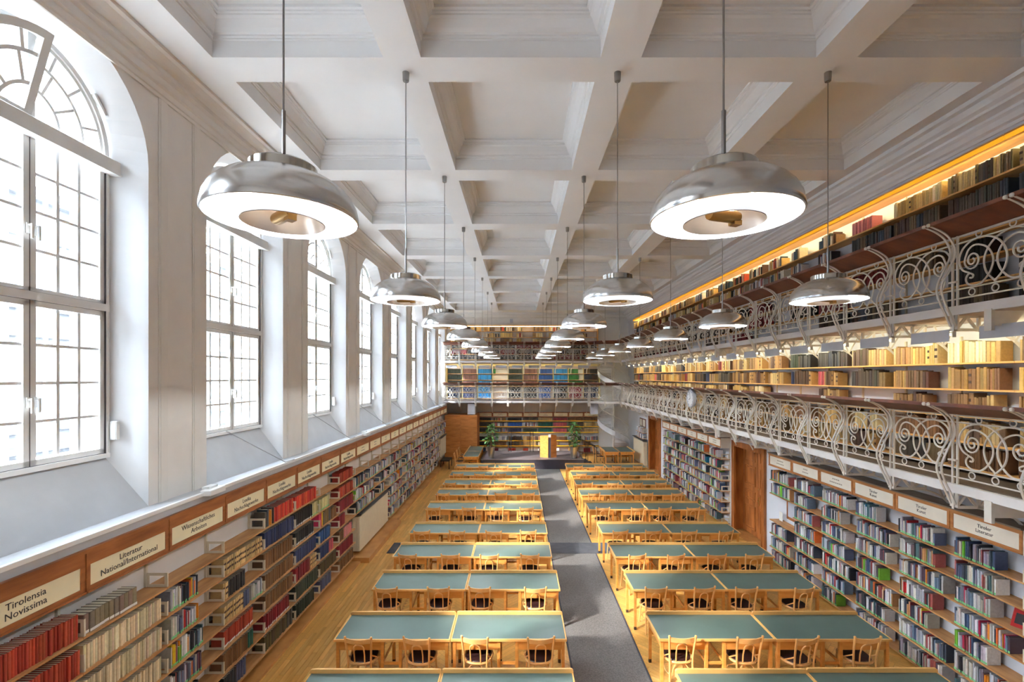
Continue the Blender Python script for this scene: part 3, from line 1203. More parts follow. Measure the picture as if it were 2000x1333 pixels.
q.bar((0.05, 0, 0), (0.25, 0, 0), 0.05, 0.05)
q.build('mount', 'iron_white', ck)

# ================================================================== BOOK DATA
PAL = {
    'red': [(168, 58, 40), (156, 48, 36), (176, 70, 48)],
    'bright_red': [(196, 52, 44), (186, 40, 40), (204, 66, 48), (214, 92, 60)],
    'crimson': [(128, 28, 40), (140, 34, 46), (112, 24, 36)],
    'cream': [(226, 208, 172), (220, 200, 164), (232, 216, 184)],
    'tan_band': [(220, 186, 128), (214, 178, 120)],
    'greybox': [(134, 118, 100), (126, 110, 92)],
    'dark': [(46, 44, 46), (54, 50, 50), (38, 38, 42)],
    'black': [(30, 30, 34), (36, 35, 38)],
    'navy': [(38, 48, 84), (32, 40, 70), (44, 56, 96)],
    'blue': [(52, 88, 140), (44, 76, 126)],
    'bright_blue': [(44, 140, 206), (38, 126, 196), (56, 150, 214)],
    'mid_blue': [(48, 92, 168), (42, 84, 158)],
    'brown': [(120, 82, 50), (108, 72, 44), (134, 94, 60)],
    'mauve': [(138, 100, 92), (128, 92, 86)],
    'green': [(58, 128, 62), (48, 116, 56)],
    'darkgreen': [(44, 56, 46), (52, 64, 50), (40, 50, 44)],
    'teal': [(34, 96, 84), (28, 84, 74)],
    'olive': [(96, 86, 54), (84, 72, 46), (70, 54, 40)],
    'greenlabel': [(222, 206, 150), (210, 200, 140)],
    'slate': [(84, 92, 122), (74, 82, 112)],
    'old': [(190, 154, 96), (150, 112, 66), (132, 96, 58), (176, 138, 84), (200, 168, 112), (146, 108, 70), (118, 88, 60), (164, 126, 80), (206, 180, 128), (92, 68, 50), (182, 144, 90), (194, 160, 102), (214, 194, 150), (84, 56, 44)],
    'oldlight': [(214, 182, 112), (222, 196, 132), (206, 172, 100), (196, 160, 92), (224, 208, 166), (170, 132, 80)],
    'olddark': [(72, 64, 56), (60, 56, 54), (88, 74, 60), (50, 50, 54), (104, 86, 62), (56, 62, 76), (128, 104, 70), (74, 52, 44)],
    'oldmix': [(206, 178, 118), (120, 100, 70), (190, 160, 104), (84, 72, 58), (168, 140, 92), (66, 62, 60), (214, 192, 140)],
    'pink': [(214, 132, 132), (206, 118, 122), (222, 150, 146)],
    'rose': [(196, 84, 96), (206, 98, 108)],
    'modern': [(236, 234, 232), (230, 228, 230), (240, 237, 230), (226, 226, 232), (214, 212, 220), (238, 236, 236), (96, 104, 136), (70, 92, 128), (150, 64, 70), (58, 58, 66), (204, 198, 186), (136, 142, 156), (104, 80, 96),
               (176, 92, 88), (112, 132, 156), (220, 214, 202), (84, 116, 122), (160, 152, 170), (234, 230, 226), (66, 72, 88), (206, 150, 100), (146, 118, 126), (210, 206, 212), (44, 46, 56), (186, 192, 204)],
    'modern_warm': [(232, 226, 210), (206, 160, 90), (180, 70, 44), (226, 190, 110), (90, 60, 46), (60, 84, 100), (214, 200, 170), (150, 120, 80), (48, 60, 52), (230, 214, 180)],
    'accent': [(224, 188, 50), (220, 110, 50), (120, 190, 60), (40, 140, 190), (200, 50, 90), (210, 40, 44), (230, 140, 40)],
}
NAMES = {
    'red': 'rust-red', 'bright_red': 'bright red', 'crimson': 'crimson', 'cream': 'cream', 'tan_band': 'tan banded', 'greybox': 'grey-brown', 'dark': 'dark grey', 'black': 'black', 'navy': 'navy',
    'blue': 'blue', 'bright_blue': 'bright blue', 'mid_blue': 'blue', 'brown': 'brown', 'mauve': 'mauve-brown', 'green': 'green', 'darkgreen': 'dark green', 'teal': 'teal', 'olive': 'olive',
    'greenlabel': 'pale', 'slate': 'slate blue', 'pink': 'pink', 'rose': 'rose red'}


def colour_word(c):
    r, g, b = c
    mx, mn = max(c), min(c)
    if mx - mn < 26:
        return 'white' if mx > 205 else 'pale grey' if mx > 165 else 'grey' if mx > 90 else 'black'
    if mn > 150 and r >= b:
        return 'cream'
    if r == mx and b == mn:
        if r > 190 and g > 150: return 'yellow-tan'
        if r > 190 and g > 100: return 'orange-brown'
        if g > r * 0.6: return 'tan' if r > 140 else 'brown'
        return 'red'
    if r == mx: return 'purplish red' if r > 120 else 'plum'
    if b == mx: return 'blue' if b > 90 else 'dark blue'
    return 'green'


BOOKS = []     # wall, s0, t, depth, h, z, colour, sticker, place label, front o, order info
RUNS = 0


def fill(wall, s0, s1, z, front, pal, rng, frac=1.0, from_far=False, sticker=None, tmin=None, tmax=None, hmin=None, hmax=None, uniform=None, place=None, depth=0.19, accent=0.0, lean=0.0, zmax=None):
    """one run of books on a shelf between s0 and s1"""
    global RUNS
    uni = uniform if uniform is not None else pal not in ('modern', 'old', 'oldlight', 'olddark', 'modern_warm', 'oldmix')
    if tmin is None:
        tmin, tmax = (0.010, 0.030) if pal == 'modern' else (0.014, 0.045) if pal == 'modern_warm' else (0.03, 0.06) if pal.startswith('old') else (0.026, 0.034)
    if hmin is None:
        hmin, hmax = (0.19, 0.265) if pal.startswith('modern') else (0.235, 0.315) if pal.startswith('old') else (0.23, 0.26)
    if zmax: hmax = min(hmax, zmax); hmin = min(hmin, zmax - 0.02)
    L = (s1 - s0) * frac
    run = []
    h0, t0 = rng.uniform(hmin, hmax), rng.uniform(tmin, tmax)
    pos = 0.0
    left = 0
    while True:
        if not uni and left <= 0:
            left = rng.choice([1, 1, 1, 1, 2, 3]) if pal.startswith('modern') else rng.choice([1, 2, 3, 4, 6])
            gc = rng.choice(PAL['accent']) if rng.random() < accent else rng.choice(PAL[pal])
            gh, gt = rng.uniform(hmin, hmax), rng.uniform(tmin, tmax)
        left -= 1
        if uni:
            c, h, t = rng.choice(PAL[pal]), h0, t0
        else:
            c, h, t = gc, gh + rng.uniform(-0.012, 0.012), gt * rng.uniform(0.85, 1.15)
        if pos + t > L: break
        run.append([pos, t, h, c])
        pos += t + 0.002
    RUNS += 1
    n = len(run)
    for k, (p, t, h, c) in enumerate(run):
        f_ = rng.uniform(0.84, 1.1)
        c = tuple(max(8, min(250, int(v * f_))) for v in c)
        sa = (s1 - p - t) if from_far else (s0 + p)
        BOOKS.append(dict(wall=wall, s=sa, t=t, d=depth * rng.uniform(0.85, 1.0), h=h, z=z + 0.0012, c=c, st=sticker, o=front - rng.uniform(0.0, 0.02), place=place, run=RUNS, pal=pal,
                          band=(pal == 'tan_band' or (pal.startswith('old') and rng.random() < 0.07))))
    return pos


# ================================================================== SHELVING
def bracket_frame():
    q = MB()
    d, h, b, t = 0.24, 0.165, 0.032, 0.006
    q.box(0, t, 0, d, 0, b)
    q.box(0, t, 0, d, h - b, h)
    q.box(0, t, 0, b, b, h - b)
    q.box(0, t, d - b, d, b, h - b)
    q.box(0, 0.02, d - 0.004, d, 0, h)
    return q


def placed_wall(wall, me, name, parent, s, o, z, base):
    """link a mesh whose local x runs along s and local y out of the wall"""
    ob = link(name, me, parent)
    p = W(wall, s, o, z)
    ob.location = (p[0] - base[0], p[1] - base[1], p[2] - base[2])
    if wall == 'L': ob.rotation_euler = Matrix(((0, 1, 0), (1, 0, 0), (0, 0, 1))).to_euler() if False else (0, 0, 0)
    return ob


def wall_mesh(q, wall):
    """convert builder coordinates (s, o, z) into world axes for that wall"""
    r = MB()
    r.f, r.m = list(q.f), list(q.m)
    if wall == 'L':
        r.v = [(o, s, z) for s, o, z in q.v]
        r.f = [tuple(reversed(f_)) for f_ in r.f]
    elif wall == 'R':
        r.v = [(-o, s, z) for s, o, z in q.v]
    else:
        r.v = [(s, -o, z) for s, o, z in q.v]
        r.f = [tuple(reversed(f_)) for f_ in r.f]
    return r


FRAME_ME = {w: wall_mesh(bracket_frame(), w).mesh('bookend', 'cream_metal') for w in 'LRB'}
SHELF_ME = {}


def shelf_me(wall, L, d, m, th=0.022):
    key = (wall, round(L, 3), d, m, th)
    if key not in SHELF_ME:
        q = MB()
        q.box(0, L, 0.005, d, -th, 0)
        SHELF_ME[key] = wall_mesh(q, wall).mesh('shelf', m)
    return SHELF_ME[key]


UP_ME = {}


def upright_me(wall, h):
    key = (wall, round(h, 2))
    if key not in UP_ME:
        q = MB()
        q.box(0.004, 0.030, 0, 0.03, 0, h)
        for k in range(int(h / 0.1)):
            q.box(0.013, 0.021, 0.03, 0.032, k * 0.1 + 0.03, k * 0.1 + 0.055)
        UP_ME[key] = wall_mesh(q, wall).mesh('upright', 'cream_metal')
    return UP_ME[key]


def shelf_bay(wall, s0, s1, levels, depth, label, mwood, ztop, bookends=True, name='shelf_bay', near_gap=0.0):
    p = W(wall, s0, 0, 0)
    root = tag(empty(name, p), label, 'shelving')

    def off(s, o, z):
        a = W(wall, s, o, z)
        return (a[0] - p[0], a[1] - p[1], a[2])
    link('upright', upright_me(wall, ztop - min(levels) + 0.02), root, off(s0, 0.0, min(levels) - 0.02))
    for z in levels:
        link('shelf', shelf_me(wall, s1 - s0 - 0.004, depth, mwood), root, off(s0 + 0.002, 0, z))
        if bookends:
            link('bookend', FRAME_ME[wall], root, off(s0 + 0.012, depth - 0.25, z))
    return root


def sign(wall, s0, s1, z0, z1, o, lab, lz0, lz1, wood, plate, text, size, lett=None):
    """header board with a framed name plate"""
    p = W(wall, s0, 0, 0)
    root = tag(empty('shelf_sign', p), lab, 'sign')
    q = MB()
    L = s1 - s0
    fw = 0.05
    q.box(0, L, o - 0.03, o - 0.012, z0, z1)
    q.box(0, L, o - 0.012, o, z0, lz0)
    q.box(0, L, o - 0.012, o, lz1, z1)
    q.box(0, fw, o - 0.012, o, lz0, lz1)
    q.box(L - fw, L, o - 0.012, o, lz0, lz1)
    q.box(0, 0.018, o, o + 0.008, z0, z1)
    q.box(0, L, o, o + 0.012, z1 - 0.035, z1)
    q.box(0, L, o, o + 0.008, z0, z0 + 0.02)
    wall_mesh(q, wall).build('frame', wood, root)
    q = MB()
    q.box(fw, L - fw, o - 0.013, o - 0.008, lz0, lz1)
    plate_ob = wall_mesh(q, wall).build('name_plate', plate, root)
    zc = (lz0 + lz1) / 2
    if text:
        ob = link('lettering', text_mesh(text, size), plate_ob)
        a = W(wall, s0 + L / 2 if lett is None else s0 + lett, o - 0.0065, zc)
        ob.location = (a[0] - p[0], a[1] - p[1], a[2])
        ob.rotation_euler = wall_rot(wall)
    else:
        q = MB()
        for dz, n_, off_ in ((0.035, RNG.randint(3, 5), 0), (-0.035, RNG.randint(4, 7), 0)):
            tot = n_ * 0.055
            for k in range(n_):
                a0 = L / 2 - tot / 2 + k * 0.055
                q.box(a0, a0 + 0.042, o - 0.008, o - 0.007, zc + dz - 0.012, zc + dz + 0.012)
        wall_mesh(q, wall).build('lettering', 'ink_faint', plate_ob)
    return root


# ---- left wall
BL, SL0 = 1.07, 3.435
LLEV = [0.20 + 0.338 * i for i in range(7)]
LTEXT = ['Tirolensia\nNovissima', 'Literatur\nNational/International', 'Wissenschaftliches\nArbeiten'] + ['Lexika\nNachschlagewerke'] * 5
LPLACE = ['under the Tirolensia Novissima sign', 'under the Literatur sign', 'under the Wissenschaftliches Arbeiten sign'] + \
         ['under the %s Lexika sign' % o for o in ORD[:5]]
LSTYLE = {
    0: {6: [('red', 1.0)], 5: [('red', 1.0)], 4: [('red', 1.0)]},
    1: {6: [('greybox', 0.62)], 5: [('cream', 0.97)], 4: [('cream', 0.97)], 3: [('cream', 0.97)], 2: [('cream', 0.97)], 1: [('cream', .9)], 0: [('cream', .9)]},
    2: {5: [('modern', 0.48)], 4: [('modern', 0.5)], 3: [('modern', 0.58)], 2: [('modern', 0.55)], 1: [('modern', 0.5)], 0: [('modern', .5)]},
    3: {5: [('tan_band', 0.99)], 4: [('tan_band', 0.12), ('dark', 0.45)], 3: [('tan_band', 0.5), ('slate', 0.18), ('modern', 0.28)], 2: [('red', 0.75)], 1: [('brown', 0.6), ('teal', 0.15)], 0: [('dark', 0.3), ('slate', 0.25)]},
    4: {6: [('olddark', 0.3), ('bright_red', 0.68)], 5: [('navy', 0.98)], 4: [('brown', 0.98)], 3: [('brown', 0.98)], 2: [('brown', 0.98)], 1: [('crimson', 0.82)], 0: [('olive', 0.75), ('olddark', 0.2)]},
    5: {6: [('bright_red', 0.9)], 5: [('black', 0.72), ('greenlabel', 0.26)], 4: [('black', 0.8)], 3: [('navy', 0.9)], 2: [('crimson', 0.6), ('tan_band', 0.3)], 1: [('darkgreen', 0.98)], 0: [('darkgreen', 0.8)]},
    6: {5: [('greenlabel', 0.5)], 4: [('olddark', 0.6), ('brown', 0.35)], 3: [('blue', 0.55)], 2: [('navy', 0.5), ('rose', 0.2)], 1: [('olive', 0.9)], 0: [('slate', 0.6)]},
    7: {6: [('red', 0.9)], 5: [('red', 0.9)], 4: [('crimson', 0.92)], 3: [('crimson', 0.4)], 2: [('brown', 0.3), ('pink', 0.5)], 1: [('crimson', 0.9)], 0: [('brown', 0.95)]},
}
rng = random.Random(11)
nbays = 22
for k in range(nbays):
    s0, s1 = SL0 + BL * k, SL0 + BL * (k + 1)
    lev = LLEV
    if 8 <= k <= 10: lev = LLEV[3:]
    if k >= 20: lev = LLEV[4:]
    pl_ = LPLACE[k] if k < 8 else 'in bay %d of the window-side wall' % (k + 1)
    shelf_bay('L', s0, s1, lev, 0.28, 'wooden shelves with cream bookends ' + (pl_ if k < 8 else 'on the window-side wall, %s bay from the camera' % ORD[k]), 'shelf_wood', 2.66, True)
    sign('L', s0, s1, 2.64, 3.06, 0.30, 'wooden header with cream name plate ' + ('reading ' + LTEXT[k].replace('\n', ' ') if k < 3 else 'on the %s bay of the window-side shelves' % ORD[k]),
         2.70, 2.905, 'sign_wood', 'plate', LTEXT[k] if k < 8 else None, 0.083)
    for i, z in enumerate(LLEV):
        if z not in lev: continue
        if k in LSTYLE:
            pos = s0 + 0.038
            for pal, fr in LSTYLE[k].get(i, []):
                kw = {}
                if pal == 'greybox': kw = dict(tmin=.05, tmax=.055, hmin=.19, hmax=.2)
                if pal == 'cream': kw = dict(tmin=.028, tmax=.03, hmin=.235, hmax=.24)
                if pal == 'red': kw = dict(tmin=.026, tmax=.03, hmin=.225, hmax=.235)
                st_ = 'green' if pal in ('modern', 'greenlabel') else 'white' if (pal == 'black' or (k, i) in ((3, 2), (4, 1)) or pal == 'greybox') else None
                if pal == 'modern': pos += 0.06
                pos += fill('L', pos, pos + fr * 1.03, z, 0.262, pal, rng, place=(pl_, 7 - i), sticker=st_, accent=0.15, **kw) + 0.004
        else:
            if i == 6: 
                continue
            f = rng.uniform(0.3, 0.5)
            a = s0 + rng.uniform(0.038, 0.2)
            u_ = fill('L', a, a + 0.45, z, 0.262, 'modern', rng, sticker='green', accent=0.06)
            if rng.random() < 0.75:
                fill('L', a + 0.52, s1 - 0.05, z, 0.262, 'modern', rng, frac=rng.uniform(0.5, 1.0), sticker='green', accent=0.06)
    if k >= 8:
        p = W('L', s0, 0, 0)
        root = [o for o in COL.objects if o.name.startswith('shelf_bay')][-1] if False else None

# plinth below the left shelves and below the radiators
q = MB()
q.box(XWL + 0.01, XWL + 0.40, YN, SL0 + 8 * BL, 0, 0.05)
q.box(XWL + 0.01, XWL + 0.62, SL0 + 8 * BL, SL0 + 11 * BL, 0, 0.13)
q.box(XWL + 0.01, XWL + 0.46, SL0 + 11 * BL, 26.9, 0, 0.10)
struct(q.build('baseboard_left', 'plinth_wood'), 'brown wooden plinth below the window-side shelves', 'plinth')


def radiator(wall, s0, s1, o0, o1, z0, z1, label):
    p = W(wall, s0, 0, 0)
    root = tag(empty('radiator', p), label, 'radiator')
    q = MB()
    q.box(0.0, s1 - s0, o0 + 0.02, o1 - 0.012, z0 + 0.04, z1 - 0.04)
    q.box(0.0, s1 - s0, o0, o1, z1 - 0.05, z1)
    q.box(0.0, s1 - s0, o0, o1, z0, z0 + 0.04)
    wall_mesh(q, wall).build('body', 'cream_radiator', root)
    n_ = int((s1 - s0) / 0.06)
    me = None
    for k in range(n_):
        if me is None:
            q = MB()
            q.cbox(0, 0.05, o1 - 0.014, o1, z0 + 0.03, z1 - 0.03, 0.006)
            me = wall_mesh(q, wall).mesh('fin', 'cream_radiator')
        a, b = W(wall, s0 + k * 0.06, 0, 0), p
        link('fin', me, root, (a[0] - b[0], a[1] - b[1], 0))
    q = MB()
    for j in range(4):
        q.box(-0.012, 0.0, o0 + 0.01 + j * (o1 - o0) / 4, o0 + (j + 0.8) * (o1 - o0) / 4, z0 + 0.03, z1 - 0.03)
    wall_mesh(q, wall).build('end_fins', 'cream_radiator', root)
    q = MB()
    q.box(-0.02, s1 - s0 + 0.06, o0, o1 + 0.05, z1 + 0.06, z1 + 0.085)
    wall_mesh(q, wall).build('cover_board', 'dark_top', root)
    return root


radiator('L', 12.25, 14.9, 0.10, 0.30, 0.20, 1.08, 'long cream radiator under the window-side shelves beside the dark mat')
radiator('L', 25.0, 26.7, 0.10, 0.30, 0.45, 1.40, 'cream radiator at the far end beside the wooden cabinet')
radiator('R', 24.5, 26.7, 0.06, 0.26, 0.12, 1.32, 'cream radiator beside the spiral staircase')

# ---- right wall, floor level
RLEV = [0.07 + 0.337 * i for i in range(7)]
RB = 1.02
RTEXT = ['Tiroler\nLiteratur', 'Tiroler\nKunst', 'Tiroler\nKunst', None, None, None]
RPL = ['under the Tiroler Literatur sign', 'under the nearer Tiroler Kunst sign', 'under the farther Tiroler Kunst sign'] + ['in bay %s before the near door' % w for w in ('three', 'two', 'one')]
rng = random.Random(5)
rbays = [(6.0 + RB * k, 6.0 + RB * (k + 1), k, 0) for k in range(6)] + [(15.0 + RB * k, 15.0 + RB * (k + 1), k, 1) for k in range(6)]
for s0, s1, k, blk in rbays:
    pl_ = RPL[k] if blk == 0 else 'between the doors, %s bay from the near door' % ORD[k]
    root = shelf_bay('R', s0, s1, [z for i, z in enumerate(RLEV) if not (blk == 0 and k == 5 and i == 4)], 0.29, 'shelves of green-stickered books ' + pl_, 'shelf_wood', 2.45, k == 0, 'shelf_bay')
    sign('R', s0, s1, 2.446, 2.757, 0.31, 'wooden header with pale name plate ' + pl_.replace('under', 'bearing', 1) if blk == 0 and k < 3 else 'wooden header with pale name plate ' + pl_,
         2.492, 2.70, 'sign_wood_light', 'plate_pale', RTEXT[k] if blk == 0 else None, 0.07)
    for i, z in enumerate(RLEV):
        if blk == 0 and k == 5 and i in (3, 4): continue
        fr = rng.uniform(0.72, 0.95) if rng.random() < 0.75 else rng.uniform(0.5, 0.7)
        if k == 5 and blk == 0 and i in (5, 6): fr = 0.88
        if k == 0 and blk == 0 and i == 4: fr = 0.56
        fill('R', s0 + 0.038, s1 - 0.02, z, 0.275, 'modern', rng, frac=fr, from_far=True, sticker='green', place=(pl_, 7 - i), accent=0.06, depth=0.2)
# header tops and end panel
for a, b, nm in ((6.0, 12.13, 'before the near door'), (15.0, 21.13, 'between the doors')):
    q = MB()
    wbox(q, 'R', a - 0.0, b, 0.0, 0.335, 2.757, 2.778)
    tag(q.build('header_board', 'dusty_top'), 'dusty brown board on top of the shelves ' + nm, 'board')
    q = MB()
    wbox(q, 'R', a - 0.015, a, 0.0, 0.31, 2.44, 2.757)
    tag(q.build('end_panel', 'plate_pale'), 'pale end panel of the header ' + nm, 'panel')
# small things at the gap in the sixth bay
q = MB()
wbox(q, 'R', 11.25, 11.75, 0.02, 0.06, 1.20, 1.70)
o = tag(q.build('fuse_cabinet', 'door_wood'), 'small wooden wall cabinet between the shelves before the near door', 'cabinet')
q = MB()
wbox(q, 'R', 11.32, 11.68, 0.06, 0.066, 1.27, 1.63)
q.build('door', 'grey_box', o)
q = MB()
for k in range(2):
    wbox(q, 'R', 11.85 + k * 0.0, 12.0, 0.10 + k * 0.004, 0.102 + k * 0.004, 1.085, 1.31)
tag(q.build('booklet', 'sticker_white'), 'white booklet standing on the empty shelf before the near door', 'booklet')
fill('R', 11.12 + 0.02, 12.13, RLEV[3], 0.275, 'modern', random.Random(3), frac=0.3, from_far=True, sticker='green', depth=0.2) if False else None

db = tag(empty('display_book', W('R', 6.15, 0.19, RLEV[4] + 0.024)), 'red book with dark cover picture leaning alone on a shelf under the Tiroler Literatur sign', 'book')
db.rotation_euler = (0, math.radians(10), math.radians(-38))
q = MB()
q.box(-0.09, 0.09, 0.0, 0.025, 0.0, 0.25)
q.build('cover', 'book_red', db)
q = MB()
q.box(-0.065, 0.065, -0.002, 0.0, 0.05, 0.19)
q.build('cover_picture', 'dark_top', db)
q = MB()
q.box(-0.086, 0.092, 0.003, 0.022, 0.004, 0.247)
q.build('pages', 'paper', db)

# ---- right wall, gallery levels: continuous shelving
UP_LEV = [5.70, 6.02, 6.36, 6.70, 7.04, 7.386]
LO_LEV = [3.40, 3.77, 4.14, 4.52, 4.90]


def gallery_shelving(wall, a, b, bay, levels, depth, mwood, label, ztop, cap=None):
    p = W(wall, a, 0, 0)
    root = tag(empty('gallery_shelving', p), label, 'shelving')
    n_ = max(1, round((b - a) / bay))
    bw = (b - a) / n_
    for k in range(n_):
        for z in levels:
            o_ = W(wall, a + k * bw, 0, z)
            link('shelf', shelf_me(wall, bw - 0.003, depth, mwood, 0.024), root, (o_[0] - p[0], o_[1] - p[1], z))
    for k in range(n_ + 1):
        o_ = W(wall, a + k * bw, 0, 0)
        link('upright', upright_me(wall, ztop - levels[0]), root, (o_[0] - p[0], o_[1] - p[1], levels[0]))
    return root, bw, n_


y0g, y1g = 3.05, 3.05 + 23 * 1.022
ga, bwg, ng = gallery_shelving('R', y0g, y1g, 1.022, LO_LEV, 0.30, 'shelf_pale', 'pale wooden shelves of old books on the lower side gallery', 5.3)
gb, bwg, ng = gallery_shelving('R', y0g, y1g, 1.022, UP_LEV, 0.30, 'shelf_pale', 'pale wooden shelves of old books on the upper side gallery', 7.78)
q = MB()
wbox(q, 'R', y0g, y1g, 0.0, 0.30, 7.79, 7.81)
q2 = wall_mesh(MB(), 'R')
tag(q.build('canopy_board', 'shelf_pale'), 'thin board closing the top of the upper gallery shelves', 'board')
rng = random.Random(21)
GPL = {'lo': 'on the lower side gallery', 'up': 'on the upper side gallery'}
for k in range(ng):
    s0, s1 = y0g + k * bwg + 0.02, y0g + (k + 1) * bwg - 0.02
    yc = (s0 + s1) / 2
    if s1 < 3.9: continue
    far = yc > 14
    place_n = ORD[max(0, k - 3)]
    for i, z in enumerate(LO_LEV):
        if i >= 2:
            pal = rng.choice(['old', 'old', 'oldlight', 'old', 'olddark'])
        else:
            pal = rng.choice(['old', 'olddark', 'brown', 'old'])
        if i == 2 and yc < 12 and rng.random() < 0.45: continue
        fr = rng.uniform(0.62, 0.97)
        pl_ = ('on the lower side gallery', 5 - i, k)
        hk = dict(hmin=0.255, hmax=0.315)
        e_ = s1
        if i >= 3 and rng.random() < 0.3:
            e_ = s1 - fill('R', s1 - 0.3, s1, z, 0.27, rng.choice(['crimson', 'darkgreen', 'rose', 'cream', 'navy', 'crimson']), rng, from_far=True, place=pl_, depth=0.2, frac=rng.uniform(0.4, 1.0), **hk) - 0.003
        pos = fill('R', s0, e_, z, 0.27, pal, rng, frac=fr, from_far=True, place=pl_, depth=0.2, uniform=far and rng.random() < 0.5, zmax=0.325, **hk)
    for i, z in enumerate(UP_LEV):
        if yc < 7.2:
            pal = 'olddark' if i < 5 else 'oldmix'
        elif yc < 9.5:
            pal = ('oldlight' if i == 5 else 'olddark') if i >= 4 else rng.choice(['olddark', 'modern'])
        else:
            pal = rng.choice(['modern_warm', 'modern', 'modern_warm', 'oldlight'])
        if i == 5 and 8.1 < yc < 9.3: pal = 'pink'
        fr = rng.uniform(0.65, 0.98) if not (8.5 < yc < 11 and i >= 4) else rng.uniform(0.35, 0.6)
        if i < 4 and rng.random() < 0.2: continue
        if i < 4: pal = rng.choice(['olddark', 'olddark', 'crimson', 'black'])
        pl_ = ('on the upper side gallery', 6 - i, k)
        kw = {}
        if yc < 9.0 and i >= 4 and pal != 'pink': kw = dict(tmin=0.03, tmax=0.044, hmin=0.245, hmax=0.275); fr = rng.uniform(0.93, 0.99)
        fill('R', s0, s1, z, 0.27, pal, rng, frac=fr, from_far=True, place=pl_, depth=0.2, zmax=0.275, **kw)

# ---- end wall shelving: three levels
BS0, BBAY = -4.34, 0.915
rng = random.Random(33)
BLO = [0.14, 0.53, 0.84, 1.34, 1.69, 2.03]
blo_x0 = -2.53
nb = 8
rootb, bwb, _ = gallery_shelving('B', blo_x0, blo_x0 + nb * 0.917, 0.917, BLO, 0.26, 'rail_wood', 'dark shelves with yellow edges behind the stage', 2.3)
q = MB()
for z in BLO[1:]:
    wbox(q, 'B', blo_x0, blo_x0 + nb * 0.917, 0.262, 0.272, z - 0.04, z + 0.012)
pb = W('B', blo_x0, 0, 0)
for z in BLO[1:]:
    q = MB()
    q.box(0, nb * 0.917, 0.262, 0.272, z - 0.036, z + 0.012)
    wall_mesh(q, 'B').build('edge_strip', 'shelf_yellow', rootb)
back_pal = {
    5: ['black', 'modern_warm', 'dark', 'olddark', 'tan_band', 'crimson', 'brown', 'brown'],
    4: ['dark', 'modern', 'mid_blue', 'modern', 'teal', 'rose', 'olddark', 'oldlight'],
    3: ['dark', 'modern', 'navy', 'darkgreen', 'teal', 'rose', 'brown', 'tan_band'],
    2: ['black', 'modern', 'olddark', 'old', 'brown', 'brown', 'modern', 'modern'],
    1: ['black', 'brown', 'olddark', 'tan_band', 'modern_warm', 'brown', 'old', 'brown'],
    0: ['navy', 'crimson', 'red', 'red', 'modern', 'modern', 'old', 'crimson'],
}
for i, z in enumerate(BLO):
    for k in range(nb):
        s0 = blo_x0 + k * 0.917 + 0.02
        fr = rng.uniform(0.92, 0.99) if i > 0 else rng.uniform(0.3, 0.8)
        if i in (1,) and k >= 5: fr = rng.uniform(0.15, 0.5)
        fill('B', s0, s0 + 0.877, z, 0.25, back_pal[i][k], rng, frac=fr, depth=0.2, zmax=0.19 if i == 5 else 0.24 if i in (1, 3, 4) else 0.27, tmin=0.03, tmax=0.05)
for k in range(nb):
    s0 = blo_x0 + k * 0.917
    sign('B', s0, s0 + 0.915, 2.25, 2.56, 0.27, 'pale name plate over the %s bay behind the stage' % ORD[k], 2.30, 2.50, 'sign_wood', 'plate', None, 0.06)
# mid level
nm = 10
mid_pal = ['darkgreen', 'mauve', 'bright_blue', None, 'darkgreen', 'mauve', 'mid_blue', 'bright_blue', 'green', 'olddark']
MLEV = [3.40, 3.76, 4.12, 4.50, 4.88]
rootm, bwm, _ = gallery_shelving('B', BS0, BS0 + nm * BBAY, BBAY, MLEV, 0.28, 'shelf_pale', 'pale framed bookcase on the lower end gallery', 5.3)
for k in range(nm + 1):
    q = MB()
    q.box(k * BBAY - 0.03, k * BBAY + 0.03, 0.0, 0.285, 5.14, 5.36)
    q.box(k * BBAY - 0.012, k * BBAY + 0.012, 0.0, 0.24, 3.35, 5.14)
    wall_mesh(q, 'B').build('stile', 'shelf_frame', rootm)
q = MB()
q.box(-0.1, nm * BBAY + 0.08, 0.0, 0.29, 5.32, 5.46)
q.box(-0.1, -0.02, 0.0, 0.29, 3.33, 5.4)
q.box(nm * BBAY + 0.02, nm * BBAY + 0.08, 0.0, 0.29, 3.33, 5.4)
wall_mesh(q, 'B').build('cornice', 'shelf_frame', rootm)
for k in range(nm):
    q = MB()
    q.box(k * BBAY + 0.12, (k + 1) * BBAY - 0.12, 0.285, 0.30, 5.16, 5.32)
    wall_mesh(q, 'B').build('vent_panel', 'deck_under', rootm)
low_m = {2: 'bright_blue', 1: 'navy', 3: 'black', 6: 'mid_blue', 8: 'crimson', 0: 'navy', 4: 'black', 5: 'dark', 7: 'black', 9: 'navy'}  # shade behind the railing put into dark book colours
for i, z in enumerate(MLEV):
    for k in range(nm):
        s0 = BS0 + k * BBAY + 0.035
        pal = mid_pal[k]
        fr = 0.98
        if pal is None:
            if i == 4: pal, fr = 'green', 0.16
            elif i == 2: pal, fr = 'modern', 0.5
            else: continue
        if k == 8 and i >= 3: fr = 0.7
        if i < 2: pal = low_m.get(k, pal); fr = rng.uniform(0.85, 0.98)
        fill('B', s0, s0 + (BBAY - 0.07), z, 0.26, pal, rng, frac=fr, depth=0.2, zmax=0.31, tmin=0.04, tmax=0.045, hmin=0.28, hmax=0.3)
